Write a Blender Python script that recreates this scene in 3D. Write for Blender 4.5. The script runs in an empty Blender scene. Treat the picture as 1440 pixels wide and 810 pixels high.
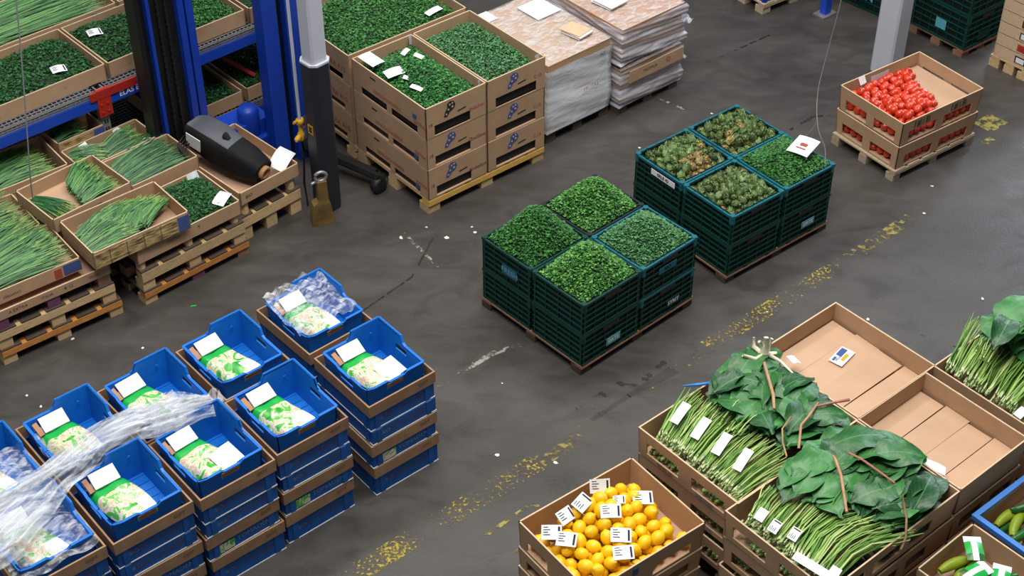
import bpy, math, random
from mathutils import Vector, Matrix
rnd = random.Random(11)
S = bpy.context.scene
COL = S.collection
R = math.radians

# ------------------------------------------------------------------ camera
cam = bpy.data.objects.new('camera', bpy.data.cameras.new('camera'))
cam.data.sensor_width = 36.0
cam.data.lens = 2220.0 / 1440.0 * 36.0
cam.location = (0, 0, 5.5)
cam.rotation_euler = (R(90 - 39.575), 0, 0)
cam.data.clip_end = 100
COL.objects.link(cam)
S.camera = cam
# ------------------------------------------------------------------ world: dim grey hall around
w = bpy.data.worlds.new('hall'); S.world = w; w.use_nodes = True
w.node_tree.nodes['Background'].inputs[0].default_value = (0.80, 0.90, 1.0, 1)
w.node_tree.nodes['Background'].inputs[1].default_value = 0.14
# ------------------------------------------------------------------ ceiling lamps and an added sheen lamp
def area(name, loc, target, sx, sy, power, color=(1, 1, 1)):
    l = bpy.data.lights.new(name, 'AREA'); l.shape = 'RECTANGLE'; l.size = sx; l.size_y = sy
    l.energy = power; l.color = color
    o = bpy.data.objects.new(name, l); o.location = loc
    o.rotation_euler = (Vector(target) - Vector(loc)).to_track_quat('-Z', 'Y').to_euler()
    COL.objects.link(o)
    return o
area('ceiling_lamp', (-2.5, 8.2, 8.0), (-1.6, 7.2, 0), 4.5, 0.9, 225, (1.0, 0.97, 0.92))
area('ceiling_lamp', (1.2, 5.6, 8.0), (1.0, 5.8, 0), 5.0, 0.9, 370, (1.0, 0.97, 0.92))
area('ceiling_lamp', (2.5, 9.8, 8.0), (2.2, 8.6, 0), 4.5, 0.9, 200, (1.0, 0.97, 0.92))
area('ceiling_lamp', (-1.2, 3.2, 8.0), (-0.9, 4.6, 0), 4.5, 0.9, 330, (1.0, 0.97, 0.92))
area('floor_sheen_lamp', (9.0, 15.0, 5.0), (1.5, 5.0, 0), 6.0, 4.0, 650, (0.78, 0.88, 1.0))  # unseen lamp added for the bluish sheen on the floor
# ------------------------------------------------------------------ exposure
S.view_settings.view_transform = 'Standard'
S.view_settings.look = 'None'
S.view_settings.gamma = 1.0
S.view_settings.use_curve_mapping = False
S.view_settings.exposure = 0.05

# ================================================================== materials
def lin(r, g, b):
    f = lambda c: (c / 255 / 12.92) if c <= 10 else ((c / 255 + 0.055) / 1.055) ** 2.4
    return (f(r), f(g), f(b), 1)

def mat(name, col, rough=0.6, metal=0.0, var=0.0, scale=40.0, stretch=(1, 1, 1), island=None, objvar=0.0,
        spec=0.5, bump=0.0, trans=0.0):
    m = bpy.data.materials.new(name); m.use_nodes = True
    nt = m.node_tree; N = nt.nodes; L = nt.links
    b = N['Principled BSDF']
    b.inputs['Roughness'].default_value = rough
    b.inputs['Metallic'].default_value = metal
    b.inputs['Specular IOR Level'].default_value = spec
    b.inputs['Base Color'].default_value = col
    src = None
    if island:
        g = N.new('ShaderNodeNewGeometry'); r = N.new('ShaderNodeValToRGB')
        els = r.color_ramp.elements
        for i, c in enumerate(island):
            p = i / max(1, len(island) - 1)
            if i < 2:
                els[i].position = p; els[i].color = c
            else:
                e = els.new(p); e.color = c
        if len(island) > 2:                       # the first two stops were placed at 0 and 1/(n-1)
            pass
        L.new(g.outputs['Random Per Island'], r.inputs[0]); src = r.outputs[0]
    if var or bump:
        tc = N.new('ShaderNodeTexCoord'); mp = N.new('ShaderNodeMapping')
        mp.inputs['Scale'].default_value = stretch
        L.new(tc.outputs['Object'], mp.inputs[0])
        no = N.new('ShaderNodeTexNoise'); no.inputs['Scale'].default_value = scale
        no.inputs['Detail'].default_value = 5
        L.new(mp.outputs[0], no.inputs['Vector'])
        if var:
            mr = N.new('ShaderNodeMapRange')
            mr.inputs[1].default_value = 0.25; mr.inputs[2].default_value = 0.75
            mr.inputs[3].default_value = 1 - var; mr.inputs[4].default_value = 1 + var
            L.new(no.outputs[0], mr.inputs[0])
            mx = N.new('ShaderNodeVectorMath'); mx.operation = 'SCALE'
            if src: L.new(src, mx.inputs[0])
            else: mx.inputs[0].default_value = col[:3]
            L.new(mr.outputs[0], mx.inputs['Scale']); src = mx.outputs[0]
        if bump:
            bp = N.new('ShaderNodeBump'); bp.inputs['Strength'].default_value = bump
            bp.inputs['Distance'].default_value = 0.004
            L.new(no.outputs[0], bp.inputs['Height']); L.new(bp.outputs[0], b.inputs['Normal'])
    if objvar:
        oi = N.new('ShaderNodeObjectInfo'); mr = N.new('ShaderNodeMapRange')
        mr.inputs[3].default_value = 1 - objvar; mr.inputs[4].default_value = 1 + objvar
        L.new(oi.outputs['Random'], mr.inputs[0])
        mx = N.new('ShaderNodeVectorMath'); mx.operation = 'SCALE'
        if src: L.new(src, mx.inputs[0])
        else: mx.inputs[0].default_value = col[:3]
        L.new(mr.outputs[0], mx.inputs['Scale']); src = mx.outputs[0]
    if src: L.new(src, b.inputs['Base Color'])
    if trans:
        b.inputs['Transmission Weight'].default_value = trans
    return m

M = {}
M['card'] = mat('cardboard', lin(182, 149, 117), 0.75, var=0.10, scale=9, spec=0.25, objvar=0.05)
M['card_in'] = mat('cardboard_floor', lin(192, 158, 130), 0.75, var=0.06, scale=7, spec=0.25, objvar=0.04)
M['card_edge'] = mat('cardboard_edge', lin(205, 178, 146), 0.8, var=0.12, scale=60)
M['collar'] = mat('collar_cardboard', lin(158, 126, 98), 0.75, var=0.18, scale=14, spec=0.25, objvar=0.08)
M['wood'] = mat('pale_wood', lin(202, 172, 128), 0.75, var=0.22, scale=12, stretch=(1.5, 8, 8), objvar=0.14, spec=0.25)
M['wood_orange'] = mat('orange_wood', lin(196, 134, 70), 0.75, var=0.25, scale=12, stretch=(1.5, 8, 8), objvar=0.10, spec=0.25)
M['wood_yellow'] = mat('yellow_wood', lin(214, 172, 84), 0.7, var=0.2, scale=12, stretch=(1.5, 8, 8), objvar=0.08, spec=0.25)
M['wood_grey'] = mat('grey_wood', lin(178, 160, 136), 0.8, var=0.22, scale=12, stretch=(1.5, 8, 8), objvar=0.14, spec=0.2)
M['wood_dark_shade'] = mat('dark_and_shade_wood', lin(82, 70, 62), 0.8, var=0.22, scale=12, objvar=0.14, spec=0.2)  # dark wood; also stands for shade inside pale pallets
M['wood_red'] = mat('reddish_wood', lin(140, 106, 86), 0.8, var=0.25, scale=12, objvar=0.14, spec=0.2)
M['plum'] = mat('plum_block', lin(112, 62, 88), 0.8, var=0.15, scale=20)
M['blue'] = mat('blue_plastic', lin(20, 112, 206), 0.42, var=0.06, scale=12, spec=0.4)
M['blue_print'] = mat('blue_printed_board', lin(26, 88, 164), 0.55, var=0.12, scale=10, objvar=0.06, spec=0.3)
M['blue_edge'] = mat('pale_edge', lin(205, 208, 205), 0.7)
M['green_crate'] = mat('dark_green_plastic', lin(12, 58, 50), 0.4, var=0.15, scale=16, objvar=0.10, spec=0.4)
M['green_panel'] = mat('shaded_green_plastic', lin(5, 27, 26), 0.5, var=0.15, scale=16, objvar=0.10, spec=0.4)  # recessed crate panels: shade between the ribs put into the colour
M['teal_crate'] = mat('teal_plastic', lin(26, 100, 112), 0.4, var=0.15, scale=16, spec=0.4)
M['black_crate'] = mat('black_plastic', lin(30, 36, 40), 0.45, var=0.15, scale=16, spec=0.4)
M['white'] = mat('white_paper', lin(236, 238, 242), 0.6, var=0.03, scale=30)
M['white_dull'] = mat('white_polythene', lin(214, 216, 222), 0.4, var=0.05, scale=30)
M['ink'] = mat('black_ink', lin(38, 36, 40), 0.8)
M['ink_brown'] = mat('brown_ink', lin(96, 66, 54), 0.8)
M['ink_red'] = mat('red_ink', lin(170, 72, 52), 0.8)
M['ink_blue'] = mat('blue_ink', lin(62, 84, 140), 0.8)
M['ink_pale'] = mat('pale_ink', lin(112, 150, 190), 0.8)
M['ink_teal'] = mat('teal_label', lin(86, 164, 178), 0.6, var=0.12, scale=60)
M['steel_white'] = mat('white_painted_steel', lin(196, 199, 210), 0.45, var=0.03, scale=5)
M['steel_black'] = mat('black_guard', lin(34, 38, 46), 0.5, var=0.1, scale=5)
M['mast_blue'] = mat('blue_painted_steel', lin(22, 62, 170), 0.4, var=0.08, scale=6, spec=0.4)
M['mast_black'] = mat('black_steel', lin(16, 17, 20), 0.5, var=0.2, scale=10)
M['chain'] = mat('oiled_chain', lin(60, 60, 62), 0.4, metal=0.7)
M['rack_blue'] = mat('rack_blue_steel', lin(28, 74, 190), 0.4, var=0.06, scale=6)
M['rack_red'] = mat('rack_red_steel', lin(178, 44, 36), 0.45, var=0.1, scale=10)
M['galv'] = mat('galvanised_steel', lin(158, 160, 164), 0.4, metal=0.6, var=0.15, scale=30)
M['yellow'] = mat('yellow_paint', lin(205, 158, 30), 0.45, var=0.12, scale=20)
M['olive_yellow'] = mat('dull_yellow_paint', lin(150, 130, 40), 0.6, var=0.15, scale=10)
M['chock'] = mat('worn_brown_yellow_paint', lin(108, 86, 44), 0.6, var=0.45, scale=14)
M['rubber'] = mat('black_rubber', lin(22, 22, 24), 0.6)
M['wrap_black'] = mat('black_canvas', lin(17, 17, 20), 0.7, spec=0.25, var=0.2, scale=12, bump=0.5)
M['wrap_grey'] = mat('grey_canvas', lin(78, 81, 88), 0.5, var=0.12, scale=10, bump=0.5)
M['core'] = mat('core_cardboard', lin(176, 130, 92), 0.75, var=0.12, scale=20)
M['tomato'] = mat('tomato_skin', lin(206, 58, 30), 0.25, var=0.10, scale=20, objvar=0.16, spec=0.6)
M['lemon'] = mat('lemon_skin', lin(246, 194, 18), 0.42, var=0.05, scale=60, objvar=0.07, spec=0.5, bump=0.12)
G = lambda *a: [lin(*c) for c in a]
M['parsley'] = mat('parsley_leaf', lin(50, 110, 48), 0.5, island=G((20, 56, 26), (48, 112, 44), (74, 138, 60)), spec=0.4)
M['parsley_deep'] = mat('deep_parsley_leaf', lin(30, 88, 40), 0.5, island=G((14, 46, 24), (30, 86, 38), (50, 112, 50)), spec=0.4)
M['mint'] = mat('mint_leaf', lin(56, 112, 64), 0.5, island=G((28, 74, 42), (66, 124, 72), (98, 152, 92)), spec=0.4)
M['bright_herb'] = mat('bright_herb_leaf', lin(66, 132, 44), 0.5, island=G((24, 74, 28), (60, 126, 46), (116, 172, 84)), spec=0.4)
M['vivid'] = mat('vivid_parsley_leaf', lin(42, 116, 46), 0.5, island=G((16, 62, 26), (38, 110, 44), (80, 150, 72)), spec=0.4)
M['herb_shade'] = mat('shadowy_herb', lin(22, 54, 26), 0.8, var=0.3, scale=60)  # heap base under the leaves, shade between them put into the colour
M['chive'] = mat('chive_stalk', lin(70, 130, 60), 0.45, island=G((24, 72, 38), (58, 116, 56), (104, 156, 80)), spec=0.4)
M['chive_deep'] = mat('deep_chive_stalk', lin(46, 96, 54), 0.45, island=G((24, 66, 40), (50, 102, 60), (92, 138, 76)), spec=0.4)
M['chive_tip'] = mat('pale_chive_tip', lin(140, 170, 80), 0.5, island=G((46, 100, 44), (92, 140, 60), (138, 158, 82)))
M['bud'] = mat('artichoke_bract', lin(92, 112, 66), 0.5, island=G((72, 100, 60), (104, 130, 78), (150, 160, 108)), objvar=0.35, spec=0.4)
M['bud_brown'] = mat('brown_artichoke_bract', lin(150, 130, 80), 0.5, island=G((130, 116, 70), (170, 150, 98), (200, 176, 122)), objvar=0.2)
M['stem'] = mat('spinach_stem', lin(150, 180, 92), 0.4, island=G((74, 128, 46), (132, 172, 78), (186, 206, 132)), spec=0.5)
M['stem_root'] = mat('pale_root_end', lin(222, 226, 190), 0.5, island=G((150, 182, 104), (214, 222, 176)))
M['cuke'] = mat('cucumber_skin', lin(40, 96, 38), 0.3, var=0.25, scale=16, objvar=0.2)
M['cuke_light'] = mat('pale_courgette_skin', lin(140, 160, 40), 0.35, var=0.2, scale=16, objvar=0.15)
M['twig'] = mat('dry_stalk', lin(176, 138, 100), 0.6, var=0.2, scale=30)
M['twig_pink'] = mat('pinkish_stalk', lin(172, 112, 96), 0.6, var=0.2, scale=30)
M['root_white'] = mat('pale_root', lin(240, 226, 205), 0.6, var=0.12, scale=30)
M['strap_blue'] = mat('blue_strap', lin(52, 120, 200), 0.4)
M['bag_green'] = mat('bag_green_print', lin(30, 170, 72), 0.3, var=0.06, scale=20)
M['cable'] = mat('grey_cable', lin(118, 120, 124), 0.5)
M['scrap'] = mat('pale_scrap', lin(214, 214, 208), 0.7)

def spinach_mat():
    m = bpy.data.materials.new('spinach_leaf'); m.use_nodes = True
    nt = m.node_tree; N = nt.nodes; L = nt.links; b = N['Principled BSDF']
    b.inputs['Roughness'].default_value = 0.42
    uv = N.new('ShaderNodeUVMap'); sep = N.new('ShaderNodeSeparateXYZ'); L.new(uv.outputs[0], sep.inputs[0])
    # pale midrib where |u-0.5| is small, side veins slanting off it
    sub = N.new('ShaderNodeMath'); sub.operation = 'SUBTRACT'; sub.inputs[1].default_value = 0.5; L.new(sep.outputs[0], sub.inputs[0])
    ab = N.new('ShaderNodeMath'); ab.operation = 'ABSOLUTE'; L.new(sub.outputs[0], ab.inputs[0])
    mr = N.new('ShaderNodeMapRange'); mr.inputs[1].default_value = 0.008; mr.inputs[2].default_value = 0.03
    mr.inputs[3].default_value = 1; mr.inputs[4].default_value = 0; L.new(ab.outputs[0], mr.inputs[0])
    m1 = N.new('ShaderNodeMath'); m1.operation = 'MULTIPLY_ADD'; m1.inputs[1].default_value = -0.7; L.new(ab.outputs[0], m1.inputs[0]); L.new(sep.outputs[1], m1.inputs[2])
    m2 = N.new('ShaderNodeMath'); m2.operation = 'MULTIPLY'; m2.inputs[1].default_value = 48; L.new(m1.outputs[0], m2.inputs[0])
    sn = N.new('ShaderNodeMath'); sn.operation = 'SINE'; L.new(m2.outputs[0], sn.inputs[0])
    mr2 = N.new('ShaderNodeMapRange'); mr2.inputs[1].default_value = 0.86; mr2.inputs[2].default_value = 1.0; mr2.inputs[3].default_value = 0; mr2.inputs[4].default_value = 0.35
    L.new(sn.outputs[0], mr2.inputs[0])
    mx = N.new('ShaderNodeMath'); mx.operation = 'MAXIMUM'; L.new(mr.outputs[0], mx.inputs[0]); L.new(mr2.outputs[0], mx.inputs[1])
    oi = N.new('ShaderNodeObjectInfo'); rp = N.new('ShaderNodeValToRGB')
    rp.color_ramp.elements[0].color = lin(22, 70, 34); rp.color_ramp.elements[1].color = lin(62, 126, 64)
    L.new(oi.outputs['Random'], rp.inputs[0])
    tc = N.new('ShaderNodeTexCoord'); no = N.new('ShaderNodeTexNoise'); no.inputs['Scale'].default_value = 16; L.new(tc.outputs['Object'], no.inputs['Vector'])
    mr3 = N.new('ShaderNodeMapRange'); mr3.inputs[1].default_value = 0.3; mr3.inputs[2].default_value = 0.7; mr3.inputs[3].default_value = 0.75; mr3.inputs[4].default_value = 1.25
    L.new(no.outputs[0], mr3.inputs[0])
    sc = N.new('ShaderNodeVectorMath'); sc.operation = 'SCALE'; L.new(rp.outputs[0], sc.inputs[0]); L.new(mr3.outputs[0], sc.inputs['Scale'])
    mix = N.new('ShaderNodeMix'); mix.data_type = 'RGBA'; mix.inputs[7].default_value = lin(76, 132, 72)
    L.new(mx.outputs[0], mix.inputs[0]); L.new(sc.outputs[0], mix.inputs[6])
    L.new(mix.outputs[2], b.inputs['Base Color'])
    bp = N.new('ShaderNodeBump'); bp.inputs['Strength'].default_value = 0.6; bp.inputs['Distance'].default_value = 0.010
    L.new(no.outputs[0], bp.inputs['Height']); L.new(bp.outputs[0], b.inputs['Normal'])
    return m
M['leaf'] = spinach_mat()

def film_mat(name, opacity, streak, tint=(0.86, 0.89, 0.94, 1), scale=18, stretch=(1, 1, 1), rot=0):
    """clear stretch film: transparent, with milky streaks where it is creased"""
    m = bpy.data.materials.new(name); m.use_nodes = True
    nt = m.node_tree; N = nt.nodes; L = nt.links
    for n in list(N): N.remove(n)
    out = N.new('ShaderNodeOutputMaterial')
    tr = N.new('ShaderNodeBsdfTransparent')
    pr = N.new('ShaderNodeBsdfPrincipled'); pr.inputs['Base Color'].default_value = tint; pr.inputs['Roughness'].default_value = 0.22
    tc = N.new('ShaderNodeTexCoord'); mp = N.new('ShaderNodeMapping'); mp.inputs['Scale'].default_value = stretch; mp.inputs['Rotation'].default_value = (0, 0, R(rot)); mp.vector_type = 'TEXTURE' if rot else 'POINT'
    L.new(tc.outputs['Object'], mp.inputs[0])
    no = N.new('ShaderNodeTexNoise'); no.inputs['Scale'].default_value = scale; no.inputs['Detail'].default_value = 6
    no.inputs['Distortion'].default_value = 0.7
    L.new(mp.outputs[0], no.inputs['Vector'])
    mr = N.new('ShaderNodeMapRange'); mr.inputs[1].default_value = 0.40; mr.inputs[2].default_value = 0.66
    mr.inputs[3].default_value = opacity; mr.inputs[4].default_value = min(1, opacity + streak)
    L.new(no.outputs[0], mr.inputs[0])
    bp = N.new('ShaderNodeBump'); bp.inputs['Strength'].default_value = 0.8; bp.inputs['Distance'].default_value = 0.008
    L.new(no.outputs[0], bp.inputs['Height']); L.new(bp.outputs[0], pr.inputs['Normal'])
    mix = N.new('ShaderNodeMixShader')
    L.new(mr.outputs[0], mix.inputs[0]); L.new(tr.outputs[0], mix.inputs[1]); L.new(pr.outputs[0], mix.inputs[2])
    L.new(mix.outputs[0], out.inputs[0])
    return m
M['film'] = film_mat('clear_film', 0.08, 0.44, scale=30, stretch=(0.7, 1.6, 1))
M['film_band'] = film_mat('bunched_film', 0.05, 0.50, (0.78, 0.82, 0.88, 1), scale=14, stretch=(3.2, 0.35, 1), rot=46)
M['film_white'] = film_mat('white_film', 0.84, 0.14, (0.80, 0.83, 0.88, 1), 4, (1.6, 0.9, 4))
M['film_side'] = film_mat('streaky_film', 0.28, 0.50, (0.66, 0.66, 0.74, 1), 7, (0.8, 0.8, 6))
M['film_top'] = film_mat('flat_film', 0.20, 0.42, (0.80, 0.77, 0.79, 1), 16, (1, 2, 1))
M['film_clear'] = film_mat('bag_film', 0.12, 0.45, scale=30)

def floor_mat():
    m = bpy.data.materials.new('dark_concrete'); m.use_nodes = True
    nt = m.node_tree; N = nt.nodes; L = nt.links; b = N['Principled BSDF']
    tc = N.new('ShaderNodeTexCoord')
    def noise(scale, detail, stretch=(1, 1, 1), rot=0, dist=0.0):
        mp = N.new('ShaderNodeMapping'); mp.inputs['Scale'].default_value = stretch; mp.inputs['Rotation'].default_value = (0, 0, rot)
        L.new(tc.outputs['Object'], mp.inputs[0])
        n = N.new('ShaderNodeTexNoise'); n.inputs['Scale'].default_value = scale; n.inputs['Detail'].default_value = detail
        n.inputs['Distortion'].default_value = dist
        L.new(mp.outputs[0], n.inputs['Vector']); return n.outputs[0]
    big = noise(0.7, 6, (1, 2.2, 1), R(-40), 0.6); mid = noise(4, 8, (1, 1.8, 1), R(-40), 0.8); fine = noise(70, 6)
    def ma(op, a, b_):
        n = N.new('ShaderNodeMath'); n.operation = op
        for i, v in enumerate((a, b_)):
            if isinstance(v, (int, float)): n.inputs[i].default_value = v
            else: L.new(v, n.inputs[i])
        return n.outputs[0]
    s = ma('ADD', ma('MULTIPLY', big, 0.55), ma('ADD', ma('MULTIPLY', mid, 0.22), ma('MULTIPLY', fine, 0.15)))
    rp = N.new('ShaderNodeValToRGB'); L.new(s, rp.inputs[0])
    rp.color_ramp.elements[0].position = 0.34; rp.color_ramp.elements[0].color = lin(54, 51, 48)
    rp.color_ramp.elements[1].position = 0.66; rp.color_ramp.elements[1].color = lin(82, 78, 75)
    L.new(rp.outputs[0], b.inputs['Base Color'])
    rr = N.new('ShaderNodeMapRange'); rr.inputs[1].default_value = 0.35; rr.inputs[2].default_value = 0.65
    rr.inputs[3].default_value = 0.36; rr.inputs[4].default_value = 0.58
    L.new(mid, rr.inputs[0]); L.new(rr.outputs[0], b.inputs['Roughness'])
    b.inputs['Specular IOR Level'].default_value = 0.45
    bp = N.new('ShaderNodeBump'); bp.inputs['Strength'].default_value = 0.25; bp.inputs['Distance'].default_value = 0.003
    L.new(fine, bp.inputs['Height']); L.new(bp.outputs[0], b.inputs['Normal'])
    return m
M['floor'] = floor_mat()

def worn_mat(name, col, thr, scale=26, stretch=(1, 1, 1)):
    """paint worn down to flakes: the paint is there only where the noise is high"""
    m = bpy.data.materials.new(name); m.use_nodes = True
    nt = m.node_tree; N = nt.nodes; L = nt.links; b = N['Principled BSDF']; b.inputs['Roughness'].default_value = 0.6
    b.inputs['Base Color'].default_value = col
    tc = N.new('ShaderNodeTexCoord'); mp = N.new('ShaderNodeMapping'); mp.inputs['Scale'].default_value = stretch
    L.new(tc.outputs['Object'], mp.inputs[0])
    a = N.new('ShaderNodeTexNoise'); a.inputs['Scale'].default_value = scale; a.inputs['Detail'].default_value = 8; L.new(mp.outputs[0], a.inputs['Vector'])
    c = N.new('ShaderNodeTexNoise'); c.inputs['Scale'].default_value = 2.6; c.inputs['Detail'].default_value = 2; L.new(tc.outputs['Object'], c.inputs['Vector'])
    ad = N.new('ShaderNodeMath'); ad.operation = 'MULTIPLY_ADD'; ad.inputs[1].default_value = 0.75; L.new(c.outputs[0], ad.inputs[0]); L.new(a.outputs[0], ad.inputs[2])
    mr = N.new('ShaderNodeMapRange'); mr.inputs[1].default_value = thr; mr.inputs[2].default_value = thr + 0.14
    L.new(ad.outputs[0], mr.inputs[0]); L.new(mr.outputs[0], b.inputs['Alpha'])
    return m
M['line'] = worn_mat('worn_yellow_line', lin(166, 146, 50), 0.935, 60, (1, 1.0, 1))
M['line_faint'] = worn_mat('faint_yellow_line', lin(140, 126, 66), 0.98, 30)
M['patch'] = worn_mat('yellow_patch', lin(150, 138, 72), 0.88, 26)
M['crack'] = worn_mat('crack_fill', lin(36, 34, 32), 0.84, 14)
M['chalk'] = worn_mat('pale_scuff', lin(150, 146, 138), 0.92, 34)
M['oil'] = worn_mat('oil_stain', lin(46, 44, 42), 0.90, 14)

def print_mat():
    m = bpy.data.materials.new('salad_print'); m.use_nodes = True
    nt = m.node_tree; N = nt.nodes; L = nt.links; b = N['Principled BSDF']; b.inputs['Roughness'].default_value = 0.28
    tc = N.new('ShaderNodeTexCoord')
    n = N.new('ShaderNodeTexNoise'); n.inputs['Scale'].default_value = 17; n.inputs['Detail'].default_value = 3; n.inputs['Distortion'].default_value = 1.0
    oi = N.new('ShaderNodeObjectInfo'); ad = N.new('ShaderNodeVectorMath'); ad.operation = 'ADD'
    cb = N.new('ShaderNodeCombineXYZ'); mu = N.new('ShaderNodeMath'); mu.operation = 'MULTIPLY'; mu.inputs[1].default_value = 9
    L.new(oi.outputs['Random'], mu.inputs[0]); L.new(mu.outputs[0], cb.inputs[0])
    L.new(tc.outputs['Object'], ad.inputs[0]); L.new(cb.outputs[0], ad.inputs[1])
    L.new(ad.outputs[0], n.inputs['Vector'])
    r = N.new('ShaderNodeValToRGB'); r.color_ramp.interpolation = 'EASE'
    els = r.color_ramp.elements
    els[0].position = 0.30; els[0].color = lin(36, 150, 62)
    els[1].position = 0.70; els[1].color = lin(236, 232, 218)
    for p, c in ((0.40, (96, 186, 74)), (0.46, (236, 228, 206)), (0.53, (214, 178, 140)), (0.57, (236, 230, 214)), (0.63, (104, 190, 70))):
        e = els.new(p); e.color = lin(*c)
    L.new(n.outputs[0], r.inputs[0]); L.new(r.outputs[0], b.inputs['Base Color'])
    return m
M['print'] = print_mat()

def stripe_print_mat():
    m = bpy.data.materials.new('photo_printed_board'); m.use_nodes = True
    nt = m.node_tree; N = nt.nodes; L = nt.links; b = N['Principled BSDF']; b.inputs['Roughness'].default_value = 0.6
    tc = N.new('ShaderNodeTexCoord'); mp = N.new('ShaderNodeMapping'); mp.inputs['Scale'].default_value = (14, 9, 95)
    L.new(tc.outputs['Object'], mp.inputs[0])
    n = N.new('ShaderNodeTexNoise'); n.inputs['Scale'].default_value = 1; n.inputs['Detail'].default_value = 4; L.new(mp.outputs[0], n.inputs['Vector'])
    r = N.new('ShaderNodeValToRGB'); els = r.color_ramp.elements
    els[0].position = 0.34; els[0].color = lin(64, 54, 44); els[1].position = 0.66; els[1].color = lin(214, 190, 130)
    e = els.new(0.45); e.color = lin(150, 122, 78)
    L.new(n.outputs[0], r.inputs[0]); L.new(r.outputs[0], b.inputs['Base Color'])
    return m
M['photo_print'] = stripe_print_mat()

# ================================================================== mesh helpers
class MB:
    def __init__(s): s.v = []; s.f = []; s.m = []; s.uv = None
    def hexa(s, P, mi=0):
        """P: eight corners, bottom 0-3 then top 4-7, counter-clockwise"""
        n = len(s.v); s.v += [tuple(p) for p in P]
        for q in ((3, 2, 1, 0), (4, 5, 6, 7), (0, 1, 5, 4), (1, 2, 6, 5), (2, 3, 7, 6), (3, 0, 4, 7)):
            s.f.append(tuple(n + i for i in q)); s.m.append(mi)
    def box(s, x0, y0, z0, x1, y1, z1, mi=0):
        s.hexa([(x0, y0, z0), (x1, y0, z0), (x1, y1, z0), (x0, y1, z0), (x0, y0, z1), (x1, y0, z1), (x1, y1, z1), (x0, y1, z1)], mi)
    def poly(s, pts, mi=0):
        n = len(s.v); s.v += [tuple(p) for p in pts]; s.f.append(tuple(range(n, n + len(pts)))); s.m.append(mi)
    def prism(s, pts, d, mi=0):
        """extrude a planar polygon by the vector d"""
        n = len(s.v); k = len(pts); d = Vector(d)
        s.v += [tuple(p) for p in pts] + [tuple(Vector(p) + d) for p in pts]
        s.f.append(tuple(range(n + k - 1, n - 1, -1))); s.m.append(mi)
        s.f.append(tuple(range(n + k, n + 2 * k))); s.m.append(mi)
        for i in range(k):
            j = (i + 1) % k; s.f.append((n + i, n + j, n + k + j, n + k + i)); s.m.append(mi)
    def tube(s, pts, r, n=6, mi=0, cap=True, flat=1.0):
        pts = [Vector(p) for p in pts]; rs = r if isinstance(r, (list, tuple)) else [r] * len(pts)
        base = len(s.v); up = Vector((0, 0, 1))
        for i, p in enumerate(pts):
            t = (pts[min(i + 1, len(pts) - 1)] - pts[max(i - 1, 0)])
            if t.length < 1e-9: t = Vector((0, 0, 1))
            t.normalize()
            a = t.cross(up)
            if a.length < 1e-3: a = t.cross(Vector((1, 0, 0)))
            a.normalize(); b = a.cross(t)
            for k in range(n):
                an = 2 * math.pi * k / n
                s.v.append(tuple(p + a * math.cos(an) * rs[i] + b * math.sin(an) * rs[i] * flat))
        for i in range(len(pts) - 1):
            for k in range(n):
                k2 = (k + 1) % n
                s.f.append((base + i * n + k, base + i * n + k2, base + (i + 1) * n + k2, base + (i + 1) * n + k)); s.m.append(mi)
        if cap:
            s.f.append(tuple(base + k for k in range(n))); s.m.append(mi)
            e = base + (len(pts) - 1) * n
            s.f.append(tuple(e + k for k in range(n - 1, -1, -1))); s.m.append(mi)
    def lathe(s, prof, n=12, mi=0, M4=None):
        base = len(s.v)
        for r, z in prof:
            for k in range(n):
                a = 2 * math.pi * k / n; p = Vector((r * math.cos(a), r * math.sin(a), z))
                s.v.append(tuple(M4 @ p if M4 else p))
        for i in range(len(prof) - 1):
            for k in range(n):
                k2 = (k + 1) % n
                s.f.append((base + i * n + k, base + i * n + k2, base + (i + 1) * n + k2, base + (i + 1) * n + k)); s.m.append(mi)
        s.f.append(tuple(base + k for k in range(n - 1, -1, -1))); s.m.append(mi)
        e = base + (len(prof) - 1) * n; s.f.append(tuple(e + k for k in range(n))); s.m.append(mi)
    def grid(s, fn, nu, nv, mi=0, mfn=None):
        base = len(s.v)
        for j in range(nv + 1):
            for i in range(nu + 1): s.v.append(tuple(fn(i / nu, j / nv)))
        for j in range(nv):
            for i in range(nu):
                a = base + j * (nu + 1) + i
                s.f.append((a, a + 1, a + nu + 2, a + nu + 1)); s.m.append(mfn((i + .5) / nu, (j + .5) / nv) if mfn else mi)
    def mesh(s, name, mats, smooth=False):
        me = bpy.data.meshes.new(name)
        me.from_pydata(s.v, [], s.f)
        for m in (mats if isinstance(mats, (list, tuple)) else [mats]): me.materials.append(m)
        me.polygons.foreach_set('material_index', s.m)
        if smooth: me.polygons.foreach_set('use_smooth', [True] * len(s.f))
        me.update(); return me

def link(name, me, parent=None, loc=(0, 0, 0), rot=(0, 0, 0), scale=None):
    o = bpy.data.objects.new(name, me); COL.objects.link(o)
    o.location = loc; o.rotation_euler = rot if isinstance(rot, (tuple, list)) or hasattr(rot, 'x') else (0, 0, rot)
    if scale: o.scale = scale
    if parent: o.parent = parent
    return o
def tag(o, label, cat, group=None, kind=None):
    o['label'] = label; o['category'] = cat
    if group: o['group'] = group
    if kind: o['kind'] = kind
    return o
def thing(name, label, cat, loc, rz=0.0, group=None):
    o = link(name, None, None, loc, (0, 0, rz)); o.empty_display_size = 0.1
    return tag(o, label, cat, group)
_cache = {}
def boxmesh(name, dx, dy, dz, m):
    k = (name, round(dx, 4), round(dy, 4), round(dz, 4), m)
    if k not in _cache:
        b = MB(); b.box(0, 0, 0, dx, dy, dz); _cache[k] = b.mesh(name, M[m])
    return _cache[k]
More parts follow.
